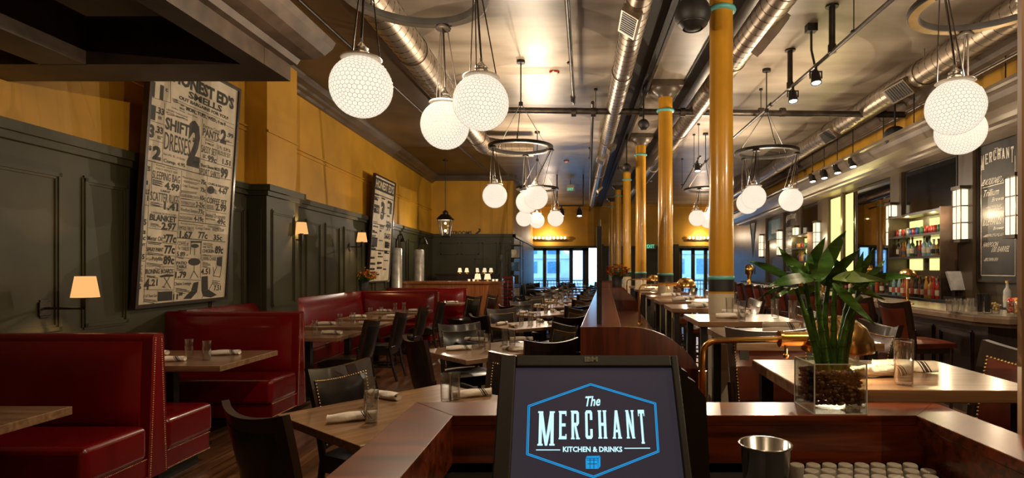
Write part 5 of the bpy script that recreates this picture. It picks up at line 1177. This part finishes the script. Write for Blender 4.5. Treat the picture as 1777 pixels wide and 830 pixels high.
obj('outer_panel', MB().box(xo0+.02, xo0+.04, yn, yo-.02, 0, CT-.03).box(xo1-.04, xo1-.02, yn, yo-.02, 0, CT-.03).box(xo0+.02, xo1-.02, yo-.04, yo-.02, 0, CT-.03), M['cherry'], t)
SZ = .90; obj('inner_shelf', MB().box(xo0+.04, xo1-.04, 1.15, yo-.04, SZ-.02, SZ), M['dark'], t)
# rolls of white candles in the well
n = 0
for r in range(4):
    for c in range(8):
        x = PX(1383, 1.62)+c*.0455+(.022 if r % 2 else 0)-(.02 if r == 3 else 0); Y = 1.62-r*.047
        q = obj('white_votive', MB().lathe([(.0195, 0), (.0195, .046), (.0185, .0495), (.016, .0505), (.006, .0495), (0, .049)], n=20) if n == 0 else VOT, M['votive'] if 'votive' in M else mat('white_wax', (.42, .38, .32), .5), None)
        if n == 0: VOT = q.data; M['votive'] = q.data.materials[0]
        q.location = (x, Y, SZ+.0005); n += 1
        tag(q, 'white votive candle in the host stand well, %s row from the back, %s from left' % (nth[r].replace('nearest', 'first'), nth[c].replace('nearest', 'first')), 'candle', 'white votive candles in the host stand')
x = PX(1328, 1.47)
t = thing('steel_cup', 'shiny steel cup standing in the host stand well', 'cup', (x, 1.47, SZ+.0005))
obj('body', MB().lathe([(0, 0), (.046, 0), (.050, .004), (.062, .148), (.067, .151), (.067, .155), (.061, .154), (.048, .01), (0, .008)], n=40, closed=True), M['steel'], t)
tag(obj('folded_cloth', MB().slab(lambda u, v: (.33+.13*u, 1.5-.2*(1-v), SZ+.035+.012*math.sin(6*u+3*v)), lambda u, v: (.46-.13*u, 1.5-.2*(1-v), SZ+.001), 10, 8), mat('charcoal_cloth', (.035, .033, .032), .85)), 'dark folded cloth in the well right of the monitor', 'cloth')
t = thing('plastic_tray', 'small black plastic tray in the left part of the host stand well', 'tray', (-.26, 1.42, SZ+.012))
obj('base', MB().box(-.08, .1, -.10, .08, 0, .008), M['matte_black'], t); obj('rim', MB().box(-.085, -.08, -.1, .085, 0, .035).box(.1, .105, -.1, .085, 0, .035).box(-.08, .1, .08, .085, 0, .035).box(-.08, .1, -.105, -.1, 0, .035), M['matte_black'], t)
tag(obj('menu_stack', MB().box(-.34, -.12, 1.28, 1.62, SZ, SZ+.011), mat('cream_menu_paper', (.30, .27, .20), .7)), 'cream papers lying under the black tray', 'papers')
# ---- monitor
MP = Plane(W(851, 868, 1.005), W(1206, 868, 1.005), W(868, 616, 1.16), .0)
mt = thing('register_monitor', 'black desk monitor showing a glowing blue restaurant logo, centre foreground', 'monitor')
m = MB(); P = MP; a0, b0 = P.hit(883, 868); a1, b1 = P.hit(1166, 636)
for q in ((0, a0, 0, 1), (a1, 1, 0, 1), (a0, a1, b1, 1), (a0, a1, 0, .06)): P.slab(m, *q, -.03, 0)
obj('bezel', m, M['matte_black'], mt, bev=.003)
m = MB(); P.slab(m, a0, a1, .06, b1, -.03, -.008); scr = mat('lit_screen', (.02, .018, .02), .22, emit=(.012, .010, .014), es=1.); obj('screen', m, scr, mt)
m = MB(); P.slab(m, .08, .92, .1, .85, -.09, -.03); obj('rear_shell', m, M['matte_black'], mt)
m = MB().hexa([(P.at(.5, .1).x-.12, P.at(.5, .1).y+.06, SZ+.02), (P.at(.5, .1).x+.12, P.at(.5, .1).y+.06, SZ+.02), (P.at(.5, .1).x+.12, P.at(.5, .1).y+.26, SZ+.02), (P.at(.5, .1).x-.12, P.at(.5, .1).y+.26, SZ+.02),
               (P.at(.5, .1).x-.05, P.at(.5, .3).y+.06, 1.2), (P.at(.5, .1).x+.05, P.at(.5, .3).y+.06, 1.2), (P.at(.5, .1).x+.05, P.at(.5, .3).y+.13, 1.2), (P.at(.5, .1).x-.05, P.at(.5, .3).y+.13, 1.2)]); m.box(P.at(.5, 0).x-.14, P.at(.5, 0).x+.14, P.at(.5, 0).y+.02, P.at(.5, 0).y+.3, SZ, SZ+.02)
obj('stand', m, M['matte_black'], mt)
hs = [(1178, 632), (1183, 641), (1192, 646), (1194, 656), (1207, 664), (1213, 676), (1225, 690), (1233, 842), (1200, 842)]
m = MB().prism(hs, lambda a, b: W(a, b, 1.19), lambda a, b: W(a, b, 1.19)+Vector((0, .035, 0))); obj('side_housing', m, M['matte_black'], mt)
LW, LB, LC = glow('logo_white', (.55, .9, 1), .55), glow('logo_blue', (.02, .36, .80), .42), glow('logo_badge', (.42, .44, .36), .5)
def SP(x, y): return P.hit(870+x/3.609, 600+y/3.609)
P.out = -.0068; lw, lb_ = MB(), MB()
def scr_t(mb, s, x0, x1, y0, y1, off=.03, warp=None):
    (u0, v1), (u1, v0) = SP(x0, y0), SP(x1, y1); lettering(mb, s, P.at, u0, u1, v0, v1, off, warp)
scr_t(lw, 'The', 522, 624, 308, 372, .02, lambda u, v: (u+.12*(v-.5), v+.08*(u-.5)))
for ch, x0, x1, y0, y1 in (('M', 236, 326, 404, 620), ('E', 362, 408, 402, 580), ('R', 438, 488, 400, 580), ('C', 524, 574, 398, 578), ('H', 606, 662, 398, 576), ('A', 694, 754, 398, 576), ('N', 780, 838, 397, 575), ('T', 855, 912, 395, 608)):
    (u0, v1), (u1, v0) = SP(x0, y0), SP(x1, y1); slab_letter(lw, ch, P.at, u0, u1, v0, v1)
scr_t(lw, 'KITCHEN & DRINKS', 385, 760, 626, 660, .03)
for q in ((216, 647, 368, 647), (772, 637, 934, 636)): P.seg(lw, SP(q[0], q[1]), SP(q[2], q[3]), .0016)
def hexl(pts, w_):
    for a, b in zip(pts, pts[1:]+pts[:1]): P.seg(lb_, SP(*a), SP(*b), w_)
hexl([(560, 230), (970, 352), (990, 660), (578, 822), (156, 676), (166, 368)], .0015); hexl([(560, 238), (962, 358), (981, 654), (578, 812), (166, 670), (175, 374)], .0018)
(u0, v1), (u1, v0) = SP(528, 700), SP(606, 766)
P.quad(lb_, u0, u1, v0, v1-.0); lb_.add([P.at(*SP(535, 686)), P.at(*SP(620, 684)), P.at(*SP(608, 700)), P.at(*SP(528, 702))][::-1], [(0, 1, 2, 3)]); lb_.add([P.at(*SP(608, 702)), P.at(*SP(621, 688)), P.at(*SP(621, 750)), P.at(*SP(608, 766))][::-1], [(0, 1, 2, 3)])
lg = obj('screen_logo', lw, LW, mt, 'glowing white lettering on the screen'); obj('logo_outline', lb_, LB, mt, 'glowing blue hexagon and chest')
P.out = -.0062; dk = MB()
for q in ((535, 712, 600, 712), (540, 735, 600, 735), (556, 702, 556, 764), (580, 702, 580, 764), (528, 701, 608, 700)): P.seg(dk, SP(q[0], q[1]), SP(q[2], q[3]), .0010)
obj('chest_lines', dk, M['dark'], mt)
P.out = .0012; m = MB(); (u0, v1), (u1, v0) = SP(522, 72), SP(604, 102); lettering(m, 'IBM', P.at, u0, u1, v0, v1, .05); obj('maker_badge', m, mat('dull_badge_metal', (.30, .29, .22), .4), mt)
P.out = .0018; m = MB()
for k in range(1, 6): P.quad(m, u0-.002, u1+.002, v0+(v1-v0)*(k/6)-.0008, v0+(v1-v0)*(k/6)+.0008)
obj('badge_stripes', m, M['matte_black'], mt)

# ================================================================ PLANT in the glass cube
PY = 1.775; pxc = PX(1439, PY); S2 = .077
t = thing('glass_cube_vase', 'square glass vase full of pebbles holding bamboo on the host stand', 'vase', (pxc, PY, CT+.0005))
g = MB(); th = .004; hgt = .147
for q in ((-S2, S2, -S2, -S2+th), (-S2, S2, S2-th, S2), (-S2, -S2+th, -S2+th, S2-th), (S2-th, S2, -S2+th, S2-th)): g.box(*q, 0, hgt)
obj('walls', g, thinglass('vase_glass', (.88, .90, .88), .9, .08), t, bev=.001)
obj('base', MB().box(-S2+th, S2-th, -S2+th, S2-th, .001, .012), thinglass('vase_base_glass', (.97, .97, .95), .6, .1), t)
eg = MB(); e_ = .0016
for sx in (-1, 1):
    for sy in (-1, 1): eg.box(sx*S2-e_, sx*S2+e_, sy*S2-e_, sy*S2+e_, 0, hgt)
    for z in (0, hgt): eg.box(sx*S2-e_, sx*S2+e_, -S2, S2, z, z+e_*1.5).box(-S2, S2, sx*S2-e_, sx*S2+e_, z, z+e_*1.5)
obj('edge_highlights', eg, mat('pale_edge_highlight', (.62, .62, .55), .1, spec=1.), t)  # pale bars paint bright highlights along the glass edges
lp = obj('glow_disc', MB().lathe([(.045, .0125), (.045, .017), (.0, .019)], n=24), glow('vase_base_glow', (1, .82, .55), 1.1), t)  # added glowing disc for the bright patch at the vase bottom
random.seed(11); pm = [mat('brown_pebbles', (.17, .08, .035), .35), mat('tan_pebbles', (.48, .30, .15), .35), mat('dark_pebbles', (.035, .018, .010), .4)]
st = MB(); me = None; fm = []
n1 = 11
for iz in range(8):
    for ix in range(n1):
        for iy in range(n1):
            if 1 < ix < n1-2 and 1 < iy < n1-2 and iz < 6: continue
            r = random.uniform(.0072, .0095); lim = S2-th-r-.001
            x = max(-lim, min(lim, -lim+2*lim*ix/(n1-1)+random.uniform(-.004, .004))); y = max(-lim, min(lim, -lim+2*lim*iy/(n1-1)+random.uniform(-.004, .004))); z = .022+r+iz*.0122+random.uniform(-.003, .003)
            n0 = len(st.f); st.sphere((x, y, z), r, 8, 6, (1, random.uniform(.75, 1), random.uniform(.6, .85))); fm += [random.choice((0, 0, 1, 2, 2))]*(len(st.f)-n0)
pe = st.mesh('pebbles')
for q in pm: pe.materials.append(q)
pe.polygons.foreach_set('material_index', fm)
o = obj('pebbles', pe, None); o.location = (pxc, PY, CT+.0005); tag(o, 'brown and tan river pebbles filling the square glass vase', 'pebbles', kind='stuff')
t = thing('lucky_bamboo', 'lucky bamboo stalks with broad green leaves in the glass cube', 'plant', (pxc, PY, CT+.12)); o_ = Vector((pxc, PY, CT+.12))
def loc(px, py, Y): return W(px, py, Y)-o_
stalks = [(1424, 1407, 578, 1381, 500, -.02), (1430, 1412, 570, 1397, 492, .03), (1437, 1423, 560, 1418, 488, -.03), (1443, 1432, 560, 1440, 486, .02), (1449, 1447, 560, 1449, 494, -.01), (1453, 1462, 570, 1478, 500, .03), (1458, 1470, 560, 1495, 515, -.03), (1462, 1478, 560, 1490, 505, .0)]
for bx, mx_, my, tx, ty, dy in stalks:
    A, B_, D = loc(bx, 650, PY+dy*.6), loc(mx_, my, PY+dy), loc(tx, ty, PY+dy*1.3); pts = []; rs = []
    for k in range(25):
        u = k/24; p = A*(1-u)**2+(B_*2-(A+D)/2)*2*u*(1-u)+D*u*u; pts.append(p); q = (u*7) % 1; rs.append((.0105-.004*u)*(1+.13*(1 if q < .12 or q > .9 else 0)))
    nm = MB().tube(pts, .01, 10, rs=rs)
    for k in range(1, 7): i = int(24*k/7); d = (pts[i+1]-pts[i]).normalized(); nm.cyl(pts[i]-d*.0012, pts[i]+d*.0012, rs[i]*1.12, n=12)
    obj('stalk', nm, M['stalk'], t)
def leaf(bx, by, tx, ty, wd, dyb, dyt, sag=.02, fold=.3, m_='leaf', roll=0.):
    A, T = loc(bx, by, PY+dyb), loc(tx, ty, PY+dyt); ax = T-A; L_ = ax.length; d = ax.normalized(); view = Vector((.1, -1, .25)); side = d.cross(view).normalized(); nrm = side.cross(d)
    side = (side*math.cos(roll)+nrm*math.sin(roll)); nrm = side.cross(d)
    def f(u, v):
        s_ = 2*u-1; w_ = 1.15*wd*(math.sin(PI*min(1, v*.97+.03)**.75))**.9*(1-v*.15); c = A+d*(L_*v)+Vector((0, 0, sag*4*v*(1-v)))
        return c+side*(s_*w_)+nrm*(fold*w_*(1-abs(s_))*-1+.004*math.sin(9*v+s_))
    m = MB().slab(f, lambda u, v: Vector(f(1-u, v))-nrm*.0009, 8, 16)
    for i in range(len(m.sm)): m.sm[i] = True
    obj('leaf', m, M[m_], t)
LV = [(1383, 494, 1297, 453, .012, .0, -.05, .01), (1392, 482, 1350, 428, .013, .03, .04, .0), (1402, 478, 1352, 433, .012, -.02, .0, .0), (1398, 478, 1432, 411, .017, .0, .03, .0), (1420, 488, 1468, 401, .021, -.03, .0, .01), (1428, 495, 1492, 432, .017, .03, .02, .0),
      (1412, 484, 1330, 500, .017, -.04, -.1, .012), (1360, 498, 1314, 521, .005, -.05, -.08, .005), (1372, 500, 1336, 522, .006, .0, -.04, .0), (1445, 484, 1545, 492, .017, -.04, -.08, .012), (1500, 488, 1588, 481, .012, -.02, .02, .008), (1445, 492, 1519, 565, .013, -.06, -.10, .0),
      (1490, 500, 1536, 521, .009, .0, -.03, .0), (1482, 496, 1498, 436, .011, .02, .03, .0), (1488, 496, 1515, 431, .012, .0, .0, .0), (1495, 496, 1536, 452, .011, -.02, .02, .0), (1470, 480, 1442, 445, .012, .03, .05, .0), (1418, 500, 1362, 508, .013, .04, .05, .0), (1440, 500, 1480, 470, .014, .03, .05, .0),
      (1430, 492, 1400, 452, .013, -.03, -.02, .0), (1478, 505, 1530, 478, .013, .03, .04, .0), (1405, 486, 1368, 462, .011, -.02, -.03, .005), (1462, 494, 1500, 462, .012, -.05, -.04, .0)]
random.seed(5)
for i, q in enumerate(LV): leaf(*q, fold=random.uniform(.15, .45), m_='leaf2' if i in (9, 12, 17) else 'leaf', roll=random.uniform(-.35, .35))
# ================================================================ GENERAL LIGHT
for x, y, p in ((.1, .7, 11), (1.7, 1.2, 36)): lamp('POINT', (x, y, 3.0), p, (1, .74, .46), 0)  # fill lights added to brighten the foreground, no fitting belongs to them
